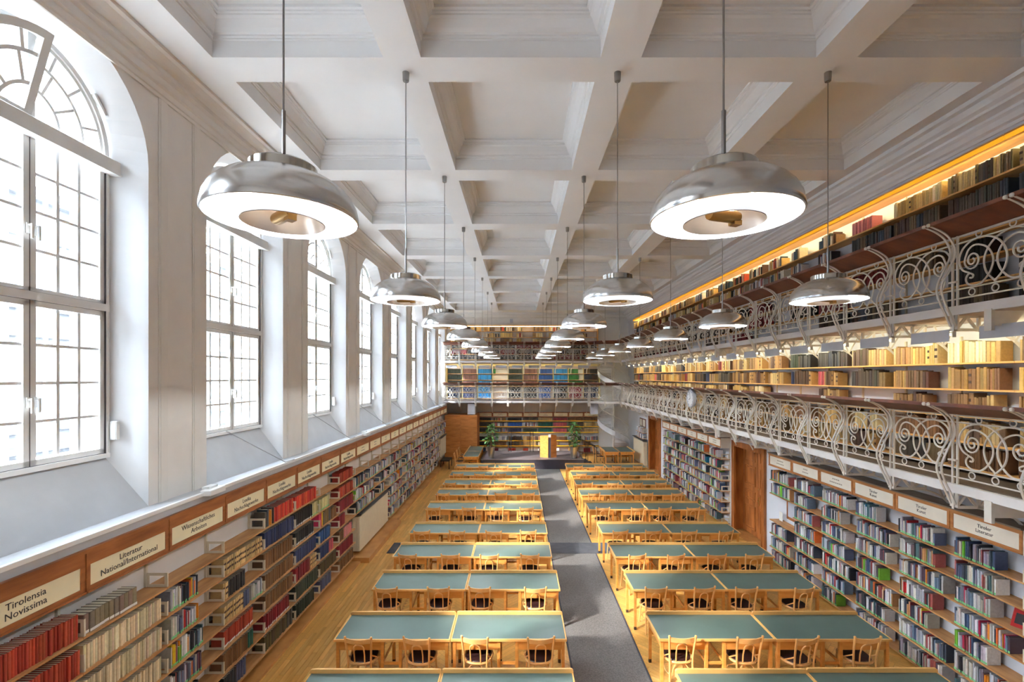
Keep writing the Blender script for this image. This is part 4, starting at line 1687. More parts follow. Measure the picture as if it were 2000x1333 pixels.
# top level
TLEV = [5.72, 6.06, 6.40, 6.74, 7.08, 7.45]
roott, bwt, _ = gallery_shelving('B', -4.1, -4.1 + 9 * 0.98, 0.98, TLEV, 0.28, 'shelf_pale', 'pale bookcase on the upper end gallery', 7.75)
q = MB()
q.box(-0.05, 9 * 0.98 + 0.03, 0, 0.3, 7.74, 7.80)
q.box(-0.05, 0.0, 0, 0.29, 5.65, 7.75)
q.box(9 * 0.98, 9 * 0.98 + 0.05, 0, 0.29, 5.65, 7.75)
wall_mesh(q, 'B').build('case', 'shelf_pale', roott)
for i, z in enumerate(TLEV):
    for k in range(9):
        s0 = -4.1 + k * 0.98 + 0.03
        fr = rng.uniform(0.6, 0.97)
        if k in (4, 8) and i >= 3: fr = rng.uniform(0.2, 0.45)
        fill('B', s0, s0 + 0.92, z, 0.26, rng.choice(['modern_warm', 'oldlight', 'modern_warm', 'old']) if i >= 3 else rng.choice(['olddark', 'crimson', 'black']), rng, frac=fr if i >= 3 else 0.97, depth=0.2, zmax=0.285)  # shade on the lower rows put in as darker books
# light slot above the top level
for s0 in (-4.0, -1.0, 1.9):
    pass

rg = random.Random(2)
for z in (1.46, 1.76):
    fill('R', 24.76, 26.1, z, 0.24, 'modern', rg, frac=0.9)

# ================================================================== BOOKS
def book_px_area(b):
    if b['place'] is None: return 0
    a = W(b['wall'], b['s'], b['o'], b['z'])
    c = W(b['wall'], b['s'] + b['t'], b['o'], b['z'] + b['h'])
    if a[1] < 1.5: return 0
    p, q_ = px(*a), px(*c)
    if min(p[0], q_[0]) < 4 or max(p[0], q_[0]) > 1996 or max(p[1], q_[1]) > 1328 or min(p[1], q_[1]) < 4: return 0
    pl_ = b['place']
    if len(pl_) == 3:      # gallery books: only those clear of the railing
        if pl_[0].startswith('on the lower') and pl_[1] > 2: return 0
        if pl_[0].startswith('on the upper') and pl_[1] > 2: return 0
    return abs(q_[0] - p[0]) * abs(q_[1] - p[1])


for b in BOOKS: b['a'] = book_px_area(b)
order = sorted(range(len(BOOKS)), key=lambda i: -BOOKS[i]['a'])
single = set(i for i in order[:300] if BOOKS[i]['a'] > 0)
# place of each book in its run, read from left to right in the picture
runs = {}
for i, b in enumerate(BOOKS): runs.setdefault(b['run'], []).append(i)
rank = {}
shelf_groups = {}
for i, b in enumerate(BOOKS):
    if b['place']: shelf_groups.setdefault((b['wall'],) + tuple(b['place']), []).append(i)
for g in shelf_groups.values():
    g.sort(key=lambda i: BOOKS[i]['s'] if BOOKS[i]['wall'] == 'L' else -BOOKS[i]['s'])
    for k, i in enumerate(g): rank[i] = k

BV, BF, BC = [], [], []
PAGE = lin((226, 214, 190))
STK = {'green': lin((122, 210, 134)), 'white': lin((236, 234, 228))}


def add_quad(pts, col_):
    n = len(BV)
    BV.extend(pts)
    BF.append((n, n + 1, n + 2, n + 3))
    BC.append(col_)


for i, b in enumerate(BOOKS):
    if i in single: continue
    w, s, t, o_, d, z, h = b['wall'], b['s'], b['t'], b['o'], b['d'], b['z'], b['h']
    c = lin(b['c'])
    P = lambda ss, oo, zz: W(w, ss, oo, zz)
    e2 = min(0.006, t * 0.25)
    add_quad([P(s + e2, o_, z), P(s + t - e2, o_, z), P(s + t - e2, o_, z + h), P(s + e2, o_, z + h)], c)
    add_quad([P(s, o_ - e2, z), P(s + e2, o_, z), P(s + e2, o_, z + h), P(s, o_ - e2, z + h)], c)
    add_quad([P(s + t - e2, o_, z), P(s + t, o_ - e2, z), P(s + t, o_ - e2, z + h), P(s + t - e2, o_, z + h)], c)
    add_quad([P(s, o_ - e2, z), P(s, o_ - e2, z + h), P(s, o_ - d, z + h), P(s, o_ - d, z)], c)
    add_quad([P(s + t, o_ - e2, z), P(s + t, o_ - d, z), P(s + t, o_ - d, z + h), P(s + t, o_ - e2, z + h)], c)
    e = min(0.004, t * 0.18)
    add_quad([P(s + e, o_ - 0.004, z + h - 0.004), P(s + t - e, o_ - 0.004, z + h - 0.004), P(s + t - e, o_ - d + 0.004, z + h - 0.004), P(s + e, o_ - d + 0.004, z + h - 0.004)], PAGE)
    for e0, e1 in ((0, e), (t - e, t)):
        add_quad([P(s + e0, o_, z + h), P(s + e1, o_, z + h), P(s + e1, o_ - d, z + h), P(s + e0, o_ - d, z + h)], c)
    add_quad([P(s, o_, z + h), P(s + t, o_, z + h), P(s + t, o_ - 0.004, z + h - 0.004), P(s, o_ - 0.004, z + h - 0.004)], c)
    if b['st']:
        add_quad([P(s, o_ + 0.001, z + 0.005), P(s + t, o_ + 0.001, z + 0.005), P(s + t, o_ + 0.001, z + 0.032), P(s, o_ + 0.001, z + 0.032)], STK[b['st']])
    if b['band'] and t > 0.024:
        for f0 in (0.28, 0.62):
            add_quad([P(s, o_ + 0.001, z + h * f0), P(s + t, o_ + 0.001, z + h * f0), P(s + t, o_ + 0.001, z + h * (f0 + 0.13)), P(s, o_ + 0.001, z + h * (f0 + 0.13))], lin((70, 44, 34)))
me = bpy.data.meshes.new('books')
me.from_pydata(BV, [], BF)
cols = np.ones((len(BF), 4), dtype=np.float32)
cols[:, :3] = np.array(BC)
at = me.attributes.new('tone', 'FLOAT_COLOR', 'FACE')
at.data.foreach_set('color', cols.ravel())
me.materials.append(MATS['book_tone'])
tag(link('books', me), 'all the smaller rows of books filling the shelves of the hall', 'books', kind='stuff')

BOOKM = {}


def book_mat(c):
    key = tuple(int(v / 12) * 12 for v in c)
    if key not in BOOKM:
        BOOKM[key] = 'book_cover_%d_%d_%d' % key
        mat(BOOKM[key], tuple(min(250, v + 6) for v in key), 0.5, var=0.12, scale=(30, 30, 30))
    return BOOKM[key]


used_lab = {}
for i in sorted(single):
    b = BOOKS[i]
    w, s, t, o_, d, z, h = b['wall'], b['s'], b['t'], b['o'], b['d'], b['z'], b['h']
    cm = book_mat(b['c'])
    cw = NAMES.get(b['pal'], colour_word(b['c']))
    pl_ = b['place']
    base = W(w, s, o_, z)
    q = MB()
    e = min(0.0035, t * 0.16)
    e2 = min(0.006, t * 0.25)
    q.prism([(0, -e2), (e2, 0), (t - e2, 0), (t, -e2), (t, -d), (t - e, -d), (t - e, -e2 - 0.002), (e, -e2 - 0.002), (e, -d), (0, -d)], 0, h, 'z')
    ob = wall_mesh(q, w).build('book', cm)
    ob.location = base
    q = MB()
    q.box(e, t - e, -d + 0.006, -e2 - 0.002, 0.003, h - 0.004)
    wall_mesh(q, w).build('pages', 'paper', ob)
    if b['st']:
        q = MB()
        q.box(0, t, 0, 0.001, 0.005, 0.032)
        wall_mesh(q, w).build('spine_sticker', 'sticker_green' if b['st'] == 'green' else 'sticker_white', ob)
    elif b['band']:
        q = MB()
        for f0 in (0.28, 0.62):
            q.box(e2, t - e2, 0, 0.001, h * f0, h * (f0 + (0.13 if b['band'] else 0.012)))
        wall_mesh(q, w).build('spine_band', 'rubber', ob)
    if len(pl_) == 3:
        lab = '%s bound book, %s along the %s shelf, %s bay %s' % (cw, ORD[rank[i]], ORD[pl_[1] - 1], ORD[max(0, pl_[2] - 2)], pl_[0].replace('on the ', 'of the '))
        grp = 'books ' + pl_[0]
    else:
        lab = '%s book, %s along the %s shelf %s' % (cw, ORD[rank[i]], ORD[pl_[1] - 1] if pl_[1] > 1 else 'top', pl_[0])
        grp = 'books ' + pl_[0]
    tag(ob, lab, 'book', grp)

# ================================================================== GALLERY LIGHTS
def area_light(name, parent, loc, direction, sx, sy, watts, col_):
    l = bpy.data.lights.new(name, 'AREA')
    l.shape = 'RECTANGLE'
    l.size, l.size_y = sx, sy
    l.energy = watts
    l.color = col_
    ob = bpy.data.objects.new(name, l)
    COL.objects.link(ob)
    ob.parent = parent
    ob.location = loc
    ob.rotation_euler = Vector(direction).to_track_quat('-Z', 'Y').to_euler()
    return ob


q = MB()
q.prism([(-0.062, -0.08), (-0.056, -0.08), (-0.050, 0.062), (0.075, 0.066), (0.075, 0.08), (-0.062, 0.08)], -0.31, 0.31, 'y')
q.box(-0.005, 0.045, -0.30, -0.28, -0.02, 0.06)
q.box(-0.005, 0.045, 0.28, 0.30, -0.02, 0.06)
TUBE_BODY = q.mesh('housing', 'grey_box')
q = MB()
q.tube([(0.02, -0.28, 0.02), (0.02, 0.28, 0.02)], 0.014, 8)
TUBE_GLOW = q.mesh('tube', 'tube_glow', True)
ng_l = 0
for k, p in enumerate(side_posts[2:-1]):
    y = p[1] + 0.52
    if y < 4.2 or y > 25.9: continue
    ng_l += 1
    r = tag(empty('tube_light', (GX + 0.20, y, GZ2 - 0.36)), 'grey tube light fixed under the upper gallery, %s from the camera' % ORD[ng_l - 1], 'light', 'tube lights under the upper gallery')
    link('housing', TUBE_BODY, r)
    link('tube', TUBE_GLOW, r)
    q = None
    area_light('tube_lamp', r, (0.045, 0, 0.01), (0.8, 0, -0.5), 0.56, 0.06, TUBE_W, (1.0, 0.90, 0.62))
# end gallery, lower level
for k in range(9):
    x_ = -3.9 + k * 0.95
    r = tag(empty('tube_light', (x_, GYB + 0.25, GZ2 - 0.34), -PI / 2), 'tube light under the upper end gallery, %s from the windows' % ORD[k], 'light', 'tube lights under the upper end gallery')
    r.rotation_euler = (0, 0, PI / 2)
    link('housing', TUBE_BODY, r)
    link('tube', TUBE_GLOW, r)
    area_light('tube_lamp', r, (0.045, 0, 0.01), (0.8, 0, -0.5), 0.56, 0.06, TUBE_W * 0.8, (1.0, 0.90, 0.62))
# cove strips over the top shelves
n = 0
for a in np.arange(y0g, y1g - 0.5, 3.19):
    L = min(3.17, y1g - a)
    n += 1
    r = tag(empty('cove_light', (XWR - 0.30, a + L / 2, 7.80)), 'front board given an amber glow above the upper side shelves, %s length from the camera' % ORD[n - 1], 'light', 'amber strips over the upper side shelves')
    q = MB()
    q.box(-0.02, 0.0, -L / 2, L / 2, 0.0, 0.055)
    q.build('strip', 'lit_board_glow', r)  # canopy's front board, the amber lamplight on it put in as glow
    q = MB()
    q.box(-0.03, 0.02, -L / 2, L / 2, 0.055, 0.075)
    q.build('lip', 'shelf_pale', r)
    area_light('cove_lamp', r, (0.03, 0, -0.02), (0.55, 0, -0.83), L, 0.04, COVE_W, (1.0, 0.80, 0.42))
for k in range(3):
    xa = -4.0 + k * 2.9
    r = tag(empty('cove_light', (xa + 1.45, YB - 0.32, 7.70)), 'warm light strip above the upper end shelves, %s length from the windows' % ORD[k], 'light', 'warm strips over the upper end shelves')
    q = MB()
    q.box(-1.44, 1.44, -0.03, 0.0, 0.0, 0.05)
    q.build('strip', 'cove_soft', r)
    area_light('cove_lamp', r, (0, -0.05, 0.02), (0, 0.5, -0.85), 2.8, 0.05, COVE_W * 0.7, (1.0, 0.86, 0.56))

# ================================================================== PENDANT LAMPS
RIMZ, RR = 5.66, 0.434


def make_lamp(z_canopy):
    root = empty('pendant_lamp', (0, 0, RIMZ))
    q = MB()
    out = [(RR, 0.0), (RR + 0.003, 0.006), (0.434, 0.035), (0.424, 0.085), (0.40, 0.135), (0.362, 0.178), (0.312, 0.215), (0.25, 0.244), (0.187, 0.262)]
    inn = [(r - 0.008, z - 0.002) for r, z in out]
    q.lathe(out, 48, m=0)
    q.lathe(list(reversed(inn)), 48, m=1)
    q.lathe([inn[0], out[0]], 48, m=0)
    q.lathe([(0.0, 0.255), (0.178, 0.255)], 48, m=1)
    q.build('shade', ['alu', 'lamp_white'], root, True)
    q = MB()
    q.lathe([(0.182, 0.258), (0.192, 0.262), (0.192, 0.315), (0.180, 0.325), (0.02, 0.332), (0.0, 0.332)], 40)
    q.build('collar', 'chrome', root, True)
    q = MB()
    zc = z_canopy - RIMZ
    q.tube([(0, 0, 0.33), (0, 0, 0.66)], 0.013, 8)
    q.tube([(0, 0, 0.66), (0, 0, zc)], 0.0065, 6)
    q.build('cord', 'steel', root, True)
    q = MB()
    q.lathe([(0.0, zc - 0.11), (0.036, zc - 0.11), (0.040, zc - 0.10), (0.044, zc), (0.0, zc)], 20)
    q.build('canopy', 'steel', root, True)
    q = MB()
    bowl = [(0.238, -0.025), (0.222, 0.02), (0.205, 0.06), (0.175, 0.10), (0.13, 0.13), (0.08, 0.145), (0.0, 0.15)]
    q.lathe(bowl, 36, m=0)
    q.lathe([(max(0, r - 0.004), z - 0.003) for r, z in reversed(bowl)], 36, m=1)
    q.lathe([(0.234, -0.025), (0.238, -0.025)], 36, m=1)
    q.build('reflector_bowl', ['lamp_white', 'lamp_reflector'], root, True)
    q = MB()
    q.lathe([(0.0, -0.11), (0.034, -0.11), (0.038, -0.09), (0.038, 0.09), (0.034, 0.11), (0.0, 0.11)], 16, (0, 0, 0.02), 0, 'x')
    q.box(0.06, 0.12, -0.025, 0.025, -0.03, 0.0)
    holder = q.build('lamp_holder', 'brass', root, True)
    for x_ in (-0.05, 0.06):
        q = MB()
        q.lathe([(0.0, 0.03), (0.014, 0.032), (0.016, 0.07), (0.01, 0.10), (0.0, 0.105)], 10, (x_, 0, 0.01))
        q.build('bulb', 'bulb_glow', holder, True)
    for a in (0.5, 2.6, 4.7):
        q = MB()
        q.tube([(math.cos(a) * 0.09, math.sin(a) * 0.09, 0.14), (math.cos(a) * 0.16, math.sin(a) * 0.16, 0.25)], 0.005, 5)
        q.build('strut', 'steel', root)
    return root


LAMPX = [-1.435, 1.245, 3.91]
LNAME = ['window-side', 'middle', 'gallery-side']
LAMPY = [BEAM0 + 0.02 + BEAMP * k for k in range(8)]
proto = None
for ci, x_ in enumerate(LAMPX):
    for k, y in enumerate(LAMPY):
        if ci == 2 and k == 0: continue
        if proto is None:
            o = proto = make_lamp(ZC)
            kids(proto)
        else:
            o = dup(proto)
        o.location = (x_, y, RIMZ)
        o.rotation_euler = (0, 0, 0.35 * ((k * 7 + ci * 3) % 5 - 2))
        n_from = k if ci < 2 else k - 1
        tag(o, 'polished metal dome pendant lamp, %s from the camera in the %s row' % (ORD[n_from], LNAME[ci]), 'lamp', 'pendant lamps')
        l = bpy.data.lights.new('lamp_light', 'POINT')
        l.energy = LAMP_W
        l.shadow_soft_size = 0.045
        l.color = (0.88, 0.96, 1.0)
        lo = bpy.data.objects.new('lamp_light', l)
        COL.objects.link(lo)
        lo.parent = o
        lo.location = (0, 0, 0.205)

# ================================================================== READING TABLES
TW, TD, TH = 1.745, 0.77, 0.76


def make_table():
    root = empty('reading_table')
    q = MB()
    q.box(0.022, TW - 0.022, 0.022, TD - 0.03, TH - 0.024, TH)
    q.build('writing_surface', 'linoleum', root)
    q = MB()
    q.cbox(0, TW, 0, 0.022, TH - 0.032, TH + 0.003, 0.003)
    q.cbox(0, 0.022, 0.02, TD - 0.02, TH - 0.032, TH + 0.003, 0.003)
    q.cbox(TW - 0.022, TW, 0.02, TD - 0.02, TH - 0.032, TH + 0.003, 0.003)
    q.build('edging', 'oak_end', root)
    q = MB()
    r = 0.035
    zt = TH + 0.055
    poly = [(0, TH - 0.05), (TW, TH - 0.05)]
    poly += [(TW - r + r * math.cos(a), zt - r + r * math.sin(a)) for a in [PI / 2 * k / 5 for k in range(6)]]
    poly += [(r + r * math.cos(a), zt - r + r * math.sin(a)) for a in [PI / 2 + PI / 2 * k / 5 for k in range(6)]]
    q.prism(poly, TD - 0.03, TD, 'y')
    q.build('back_lip', 'oak_end', root)
    lg = MB()
    lg.cbox(0, 0.048, 0, 0.048, 0.06, TH - 0.03, 0.003)
    lg.box(0.003, 0.045, 0.003, 0.045, 0, 0.06, 1)
    leg_me = lg.mesh('leg', ['oak', 'rubber'])
    for x_ in (0.03, 0.70, 0.97, TW - 0.078):
        for y in (0.03, TD - 0.09):
            link('leg', leg_me, root, (x_, y, 0))
    for x0, x1 in ((0.078, 0.70), (1.018, TW - 0.078)):
        q = MB()
        q.box(x0, x1, 0.04, 0.06, TH - 0.175, TH - 0.03)
        q.build('apron', 'oak', root)
        q = MB()
        q.box(x0, x1, TD - 0.08, TD - 0.06, TH - 0.30, TH - 0.03)
        q.build('modesty_board', 'oak', root)
    for x_ in (0.04, TW - 0.066):
        q = MB()
        q.box(x_, x_ + 0.024, 0.078, TD - 0.09, TH - 0.16, TH - 0.03)
        q.build('side_apron', 'oak', root)
    for y in (0.045, TD - 0.075):
        q = MB()
        q.box(0.748, 0.97, y, y + 0.02, 0.36, 0.40)
        q.build('stretcher', 'oak', root)
    q = MB()
    q.box(0.715, 0.735, 0.078, TD - 0.09, 0.36, 0.40)
    q.build('stretcher', 'oak', root)
    q = MB()
    q.box(0.985, 1.005, 0.078, TD - 0.09, 0.36, 0.40)
    q.build('stretcher', 'oak', root)
    return root


ROWS = [5.58, 7.13, 8.79, 10.40, 11.98, 14.10, 15.83, 17.35, 18.98, 20.6]
tproto = make_table()
kids(tproto)
first = True
BLK = [('window-side', -2.76), ('door-side', 2.075)]
NROW = len(ROWS)
rngf = random.Random(4)
for bi, (bn, bx) in enumerate(BLK):
    for r, y in enumerate(ROWS):
        dx = rngf.uniform(-0.03, 0.03) - (0.06 if bi == 0 and r >= 5 else 0)
        for k in range(2):
            o = tproto if first else dup(tproto)
            first = False
            o.location = (bx + dx + k * (TW + 0.006), y + rngf.uniform(-0.012, 0.012), 0)
            end = ('wall end' if k == 0 else 'aisle end') if bi == 0 else ('aisle end' if k == 0 else 'wall end')
            tag(o, 'green-topped oak table, %s of the %s row from the camera, %s block' % (end, ORD[r], bn), 'table', 'green-topped reading tables')

# ================================================================== CHAIRS
def make_chair():
    root = empty('bentwood_chair')
    for s in (-1, 1):
        q = MB()
        q.tube(crom([(s * 0.185, -0.26, 0.0), (s * 0.175, -0.215, 0.22), (s * 0.170, -0.20, 0.45), (s * 0.182, -0.225, 0.66), (s * 0.195, -0.265, 0.86)], 3), 0.0155, 6)
        q.lathe([(0, -0.02), (0.017, -0.014), (0.02, 0), (0.014, 0.014), (0, 0.018)], 8, (s * 0.195, -0.266, 0.865))
        q.build('rear_leg', 'beech', root, True)
        q = MB()
        q.tube([(s * 0.155, 0.165, 0.44), (s * 0.165, 0.18, 0.25), (s * 0.180, 0.205, 0.0)], 0.016, 6, r2=0.012)
        q.build('front_leg', 'beech', root, True)
        q = MB()
        q.tube(crom([(s * 0.176, -0.215, 0.58), (s * 0.205, -0.15, 0.53), (s * 0.205, -0.05, 0.46)], 3), 0.010, 5)
        q.build('arm_brace', 'beech', root, True)
        q = MB()
        q.tube(crom([(s * 0.172, -0.215, 0.16), (s * 0.12, -0.19, 0.33), (s * 0.05, -0.16, 0.42)], 3), 0.009, 5)
        q.build('leg_brace', 'beech', root, True)
    q = MB()
    n_ = 8
    vs_, fs = [], []
    for i in range(n_ + 1):
        t = i / n_
        x_ = -0.19 + 0.38 * t
        yb = -0.262 - 0.045 * math.sin(PI * t)
        for z in (0.775, 0.835):
            for dy in (0.0, 0.018):
                vs_.append((x_, yb + dy + (0.835 - z) * 0.2, z + (0.012 if z > 0.8 else 0)))
    for i in range(n_):
        a, b = i * 4, (i + 1) * 4
        fs += [(a, b, b + 2, a + 2), (a + 1, a + 3, b + 3, b + 1), (a + 2, b + 2, b + 3, a + 3), (a, a + 1, b + 1, b)]
    q.add(vs_, fs)
    q.build('top_rail', 'beech', root, True)
    q = MB()
    hp = [(-0.075, -0.195, 0.445), (-0.077, -0.21, 0.58), (-0.074, -0.235, 0.68)]
    hp += [(-0.074 * math.cos(PI * k / 8), -0.24 - 0.018 * math.sin(PI * k / 8), 0.69 + 0.062 * math.sin(PI * k / 8)) for k in range(1, 8)]
    hp += [(0.074, -0.235, 0.68), (0.077, -0.21, 0.58), (0.075, -0.195, 0.445)]
    q.tube(hp, 0.0105, 6)
    q.build('back_hoop', 'beech', root, True)
    seat = []
    for i in range(20):
        a = 2 * PI * i / 20
        x_, y = math.cos(a), math.sin(a)
        seat.append((0.205 * math.copysign(abs(x_) ** 0.75, x_) * (1.0 + 0.06 * y), 0.205 * math.copysign(abs(y) ** 0.75, y), 0.44))
    q = MB()
    q.tube(seat, 0.019, 6, True)
    q.build('seat_ring', 'beech', root, True)
    q = MB()
    c1 = [(x_ * 0.97, y * 0.97, 0.447) for x_, y, z in seat]
    c2 = [(x_ * 0.90, y * 0.90, 0.466) for x_, y, z in seat]
    c3 = [(x_ * 0.5, y * 0.5, 0.472) for x_, y, z in seat]
    vs_ = c1 + c2 + c3 + [(0, 0, 0.470)]
    fs = []
    for i in range(20):
        j = (i + 1) % 20
        fs += [(i, j, 20 + j, 20 + i), (20 + i, 20 + j, 40 + j, 40 + i), (40 + i, 40 + j, 60)]
    q.add(vs_, fs)
    q.build('seat_pad', 'leather', root, True)
    q = MB()
    q.tube([(x_ * 0.83, y * 0.83, 0.21) for x_, y, z in seat], 0.009, 5, True)
    q.build('leg_ring', 'beech', root, True)
    return root


def make_chair_far(src):
    """a simpler copy for the small far chairs: frame and seat only"""
    root = empty('bentwood_chair')
    q = MB()
    for ch in kids(src):
        if ch.name.startswith('seat_pad') or ch.name.startswith('leg_brace'): continue
        me = ch.data
        q.add([tuple(v.co) for v in me.vertices], [tuple(p.vertices) for p in me.polygons])
    q.build('frame', 'beech', root, True)
    link('seat_pad', [c for c in kids(src) if c.name.startswith('seat_pad')][0].data, root)
    return root


cproto = make_chair()
kids(cproto)
cfar = make_chair_far(cproto)
kids(cfar)
fu, ff = False, False
# measured pixel centres of chair backs for the nearest rows, window side then door side
REL = {(0, 1): (.405, 1.285, 2.14, 3.06), (0, 2): (.33, 1.28, 2.06, 3.05), (1, 1): (.335, 1.30, 2.09, 3.05), (1, 2): (.41, 1.27, 2.06, 3.07)}
rngf = random.Random(9)
for bi, (bn, bx) in enumerate(BLK):
    for r, y in enumerate(ROWS):
        rel = REL.get((bi, r), (.38, 1.30, 2.14, 3.06))
        for k in range(4):
            j = 0 if (bi, r) in REL else rngf.uniform(-0.07, 0.07)
            if r < 6:
                o = cproto if not fu else dup(cproto)
                fu = True
            else:
                o = cfar if not ff else dup(cfar)
                ff = True
            back = 0.118 + rngf.uniform(-0.012, 0.03)
            rz = rngf.uniform(-0.13, 0.13) + (0.12 if bi == 1 else -0.03)
            back += abs(rz) * 0.13
            o.location = (bx + rel[k] + j - (0.06 if bi == 0 and r >= 5 else 0), y - back + 0.265, 0)
            o.rotation_euler = (0, 0, rz)
            tag(o, 'bentwood chair, %s along the %s table row from the camera, %s block' % (ORD[k], ORD[r], bn), 'chair', 'bentwood chairs at the reading tables')

# ================================================================== FAR END: stage, lectern, plants
q = MB()
q.box(-1.95, 3.27, 24.15, 27.0, 0.0, 0.47)
o = tag(q.build('stage', 'stage_front'), 'low dark stage platform at the far end of the aisle', 'stage')
q = MB()
q.box(-1.97, 3.29, 24.13, 27.0, 0.47, 0.49)
q.build('deck', 'stage_top', o)
q = MB()
for k in range(3):
    q.box(3.29, 3.29 + 0.24 * (3 - k), 24.25, 25.1, k * 0.12, (k + 1) * 0.12)
q.build('steps', 'stage_front', o)

lt = tag(empty('lectern', (1.52, 24.75, 0.49)), 'tall oak lectern with a dark centre slot standing on the stage', 'lectern')
q = MB()
q.add([(-0.43, 0.10, 0), (-0.02, -0.10, 0), (-0.02, -0.06, 0), (-0.43, 0.14, 0), (-0.43, 0.10, 1.12), (-0.02, -0.10, 1.16), (-0.02, -0.06, 1.16), (-0.43, 0.14, 1.12)],
      [(0, 1, 5, 4), (1, 2, 6, 5), (2, 3, 7, 6), (3, 0, 4, 7), (4, 5, 6, 7)])
q.build('wing_panel', 'oak', lt)
q = MB()
q.add([(0.12, -0.10, 0), (0.43, 0.08, 0), (0.43, 0.12, 0), (0.12, -0.06, 0), (0.12, -0.10, 1.20), (0.43, 0.08, 1.14), (0.43, 0.12, 1.14), (0.12, -0.06, 1.20)],
      [(0, 1, 5, 4), (1, 2, 6, 5), (2, 3, 7, 6), (3, 0, 4, 7), (4, 5, 6, 7)])
q.build('wing_panel', 'veneer', lt)
q = MB()
q.box(-0.02, 0.12, -0.07, 0.0, 0, 1.0)
q.build('centre_slot', 'stage_front', lt)
q = MB()
q.box(-0.3, 0.3, 0.0, 0.35, 1.06, 1.09)
q.build('reading_board', 'oak', lt)
q = MB()
q.box(0.0, 0.14, -0.09, 0.05, 1.06, 1.2)
q.build('paper_sheet', 'sticker_white', lt)


def plant(x, y, z, h, seed, label):
    rg = random.Random(seed)
    root = tag(empty('potted_plant', (x, y, z)), label, 'plant')
    q = MB()
    q.lathe([(0, 0), (0.13, 0), (0.135, 0.02), (0.205, 0.56), (0.215, 0.58), (0.19, 0.58), (0.185, 0.52), (0, 0.52)], 24)
    q.build('pot', 'pot_metal', root, True)
    q = MB()
    q.lathe([(0, 0.53), (0.19, 0.525)], 20)
    q.build('soil', 'soil', root)
    q = MB()
    for k in range(4):
        a = k * 1.7
        q.tube(crom([(0.03 * math.cos(a), 0.03 * math.sin(a), 0.5), (0.07 * math.cos(a), 0.07 * math.sin(a), 0.9), (0.16 * math.cos(a), 0.16 * math.sin(a), 0.5 + h * 0.8)], 3), 0.014, 5)
    q.build('stem', 'bark', root, True)
    leaf = MB()
    leaf.add([(0, 0, 0), (0.045, 0.05, 0.012), (0.05, 0.11, 0.0), (0, 0.18, -0.03), (-0.05, 0.11, 0.0), (-0.045, 0.05, 0.012), (0, 0.09, -0.008)],
             [(0, 1, 6), (1, 2, 6), (2, 3, 6), (3, 4, 6), (4, 5, 6), (5, 0, 6)])
    lm = leaf.mesh('leaf', 'leaf')
    for k in range(130):
        zz = 0.62 + h * rg.random() ** 0.8
        f = math.sin(PI * min(1, max(0.08, (zz - 0.5) / (h * 1.06)))) ** 0.6
        a, rr_ = rg.uniform(0, 2 * PI), rg.uniform(0.05, 0.34) * f
        ob = link('leaf', lm, root, (rr_ * math.cos(a), rr_ * math.sin(a), zz))
        ob.rotation_euler = (rg.uniform(-0.9, 0.5), rg.uniform(-0.5, 0.5), a - PI / 2 + rg.uniform(-0.6, 0.6))
        s = rg.uniform(0.8, 1.3)
        ob.scale = (s, s, s)
    return root


plant(-1.45, 24.6, 0.49, 1.15, 2, 'leafy green plant in a tapered metal pot at the window end of the stage')
plant(2.82, 24.6, 0.49, 1.25, 5, 'leafy green plant in a tapered metal pot beside the stage steps')

# black railings on the stage
for xa, xb, lab in ((-0.60, -0.45, 'narrow black metal railing frame at the rear of the stage, window side'), (0.62, 0.78, 'narrow black metal railing frame at the rear of the stage, behind the lectern')):
    q = MB()
    for x_ in (xa, xb):
        q.tube([(x_, 26.6, 0.49), (x_, 26.6, 1.72)], 0.018, 6)
    q.tube([(xa - 0.02, 26.6, 1.72), (xb + 0.02, 26.6, 1.72)], 0.018, 6)
    tag(q.build('stage_railing', 'black'), lab, 'railing')
q = MB()
for y in (24.3, 25.0):
    for x_, z0, z1 in ((3.2, 0.493, 1.45), (3.5, 0.363, 1.30), (3.95, 0.123, 1.08)):
        q.tube([(x_, y, z0), (x_, y, z1)], 0.016, 6)
    q.tube([(2.75, y, 1.75), (3.2, y, 1.45), (4.0, y, 1.05)], 0.018, 6)
tag(q.build('stair_handrail', 'black'), 'black metal handrails beside the stage steps', 'handrail')

# wooden vestibule block at the far window corner
vb = tag(empty('wooden_cabinet', (-3.3, 27.0, 0)), 'tall plain wooden cabinet block in the far corner by the windows', 'cabinet')
q = MB()
q.box(-0.92, 0.92, 0, 1.6, 0.0, 2.50)
q.build('body', 'veneer', vb)
for k in range(12):
    q = MB()
    q.box(-0.915, -0.05, -0.012, 0.0, 0.03 + k * 0.206, 0.03 + k * 0.206 + 0.2)
    q.build('panel', 'veneer', vb)
q = MB()
q.box(0.0, 0.9, -0.02, 0.0, 0.02, 2.48)
q.build('door', 'veneer', vb)
# speakers under the end gallery
for x_, lab in ((-2.75, 'pale grey box speaker above the wooden cabinet'), (4.32, 'pale grey box speaker above the shelves near the spiral staircase')):
    r = tag(empty('speaker', (x_, 27.3, 2.53)), lab, 'speaker')
    q = MB()
    q.cbox(-0.22, 0.22, 0.0, 0.3, 0.0, 0.62, 0.015)
    q.build('body', 'speaker_grey', r)
    q = MB()
    q.box(-0.20, -0.06, -0.008, 0.0, 0.02, 0.58)
    q.box(-0.03, 0.20, -0.006, 0.0, 0.02, 0.58)
    q.build('grille', 'grey_box', r)
q = MB()
q.box(-0.56, -0.38, YB - 0.1, YB - 0.03, 7.98, 8.2)
tag(q.build('wall_box', 'grey_box'), 'small grey box on the end wall above the shelves', 'box')

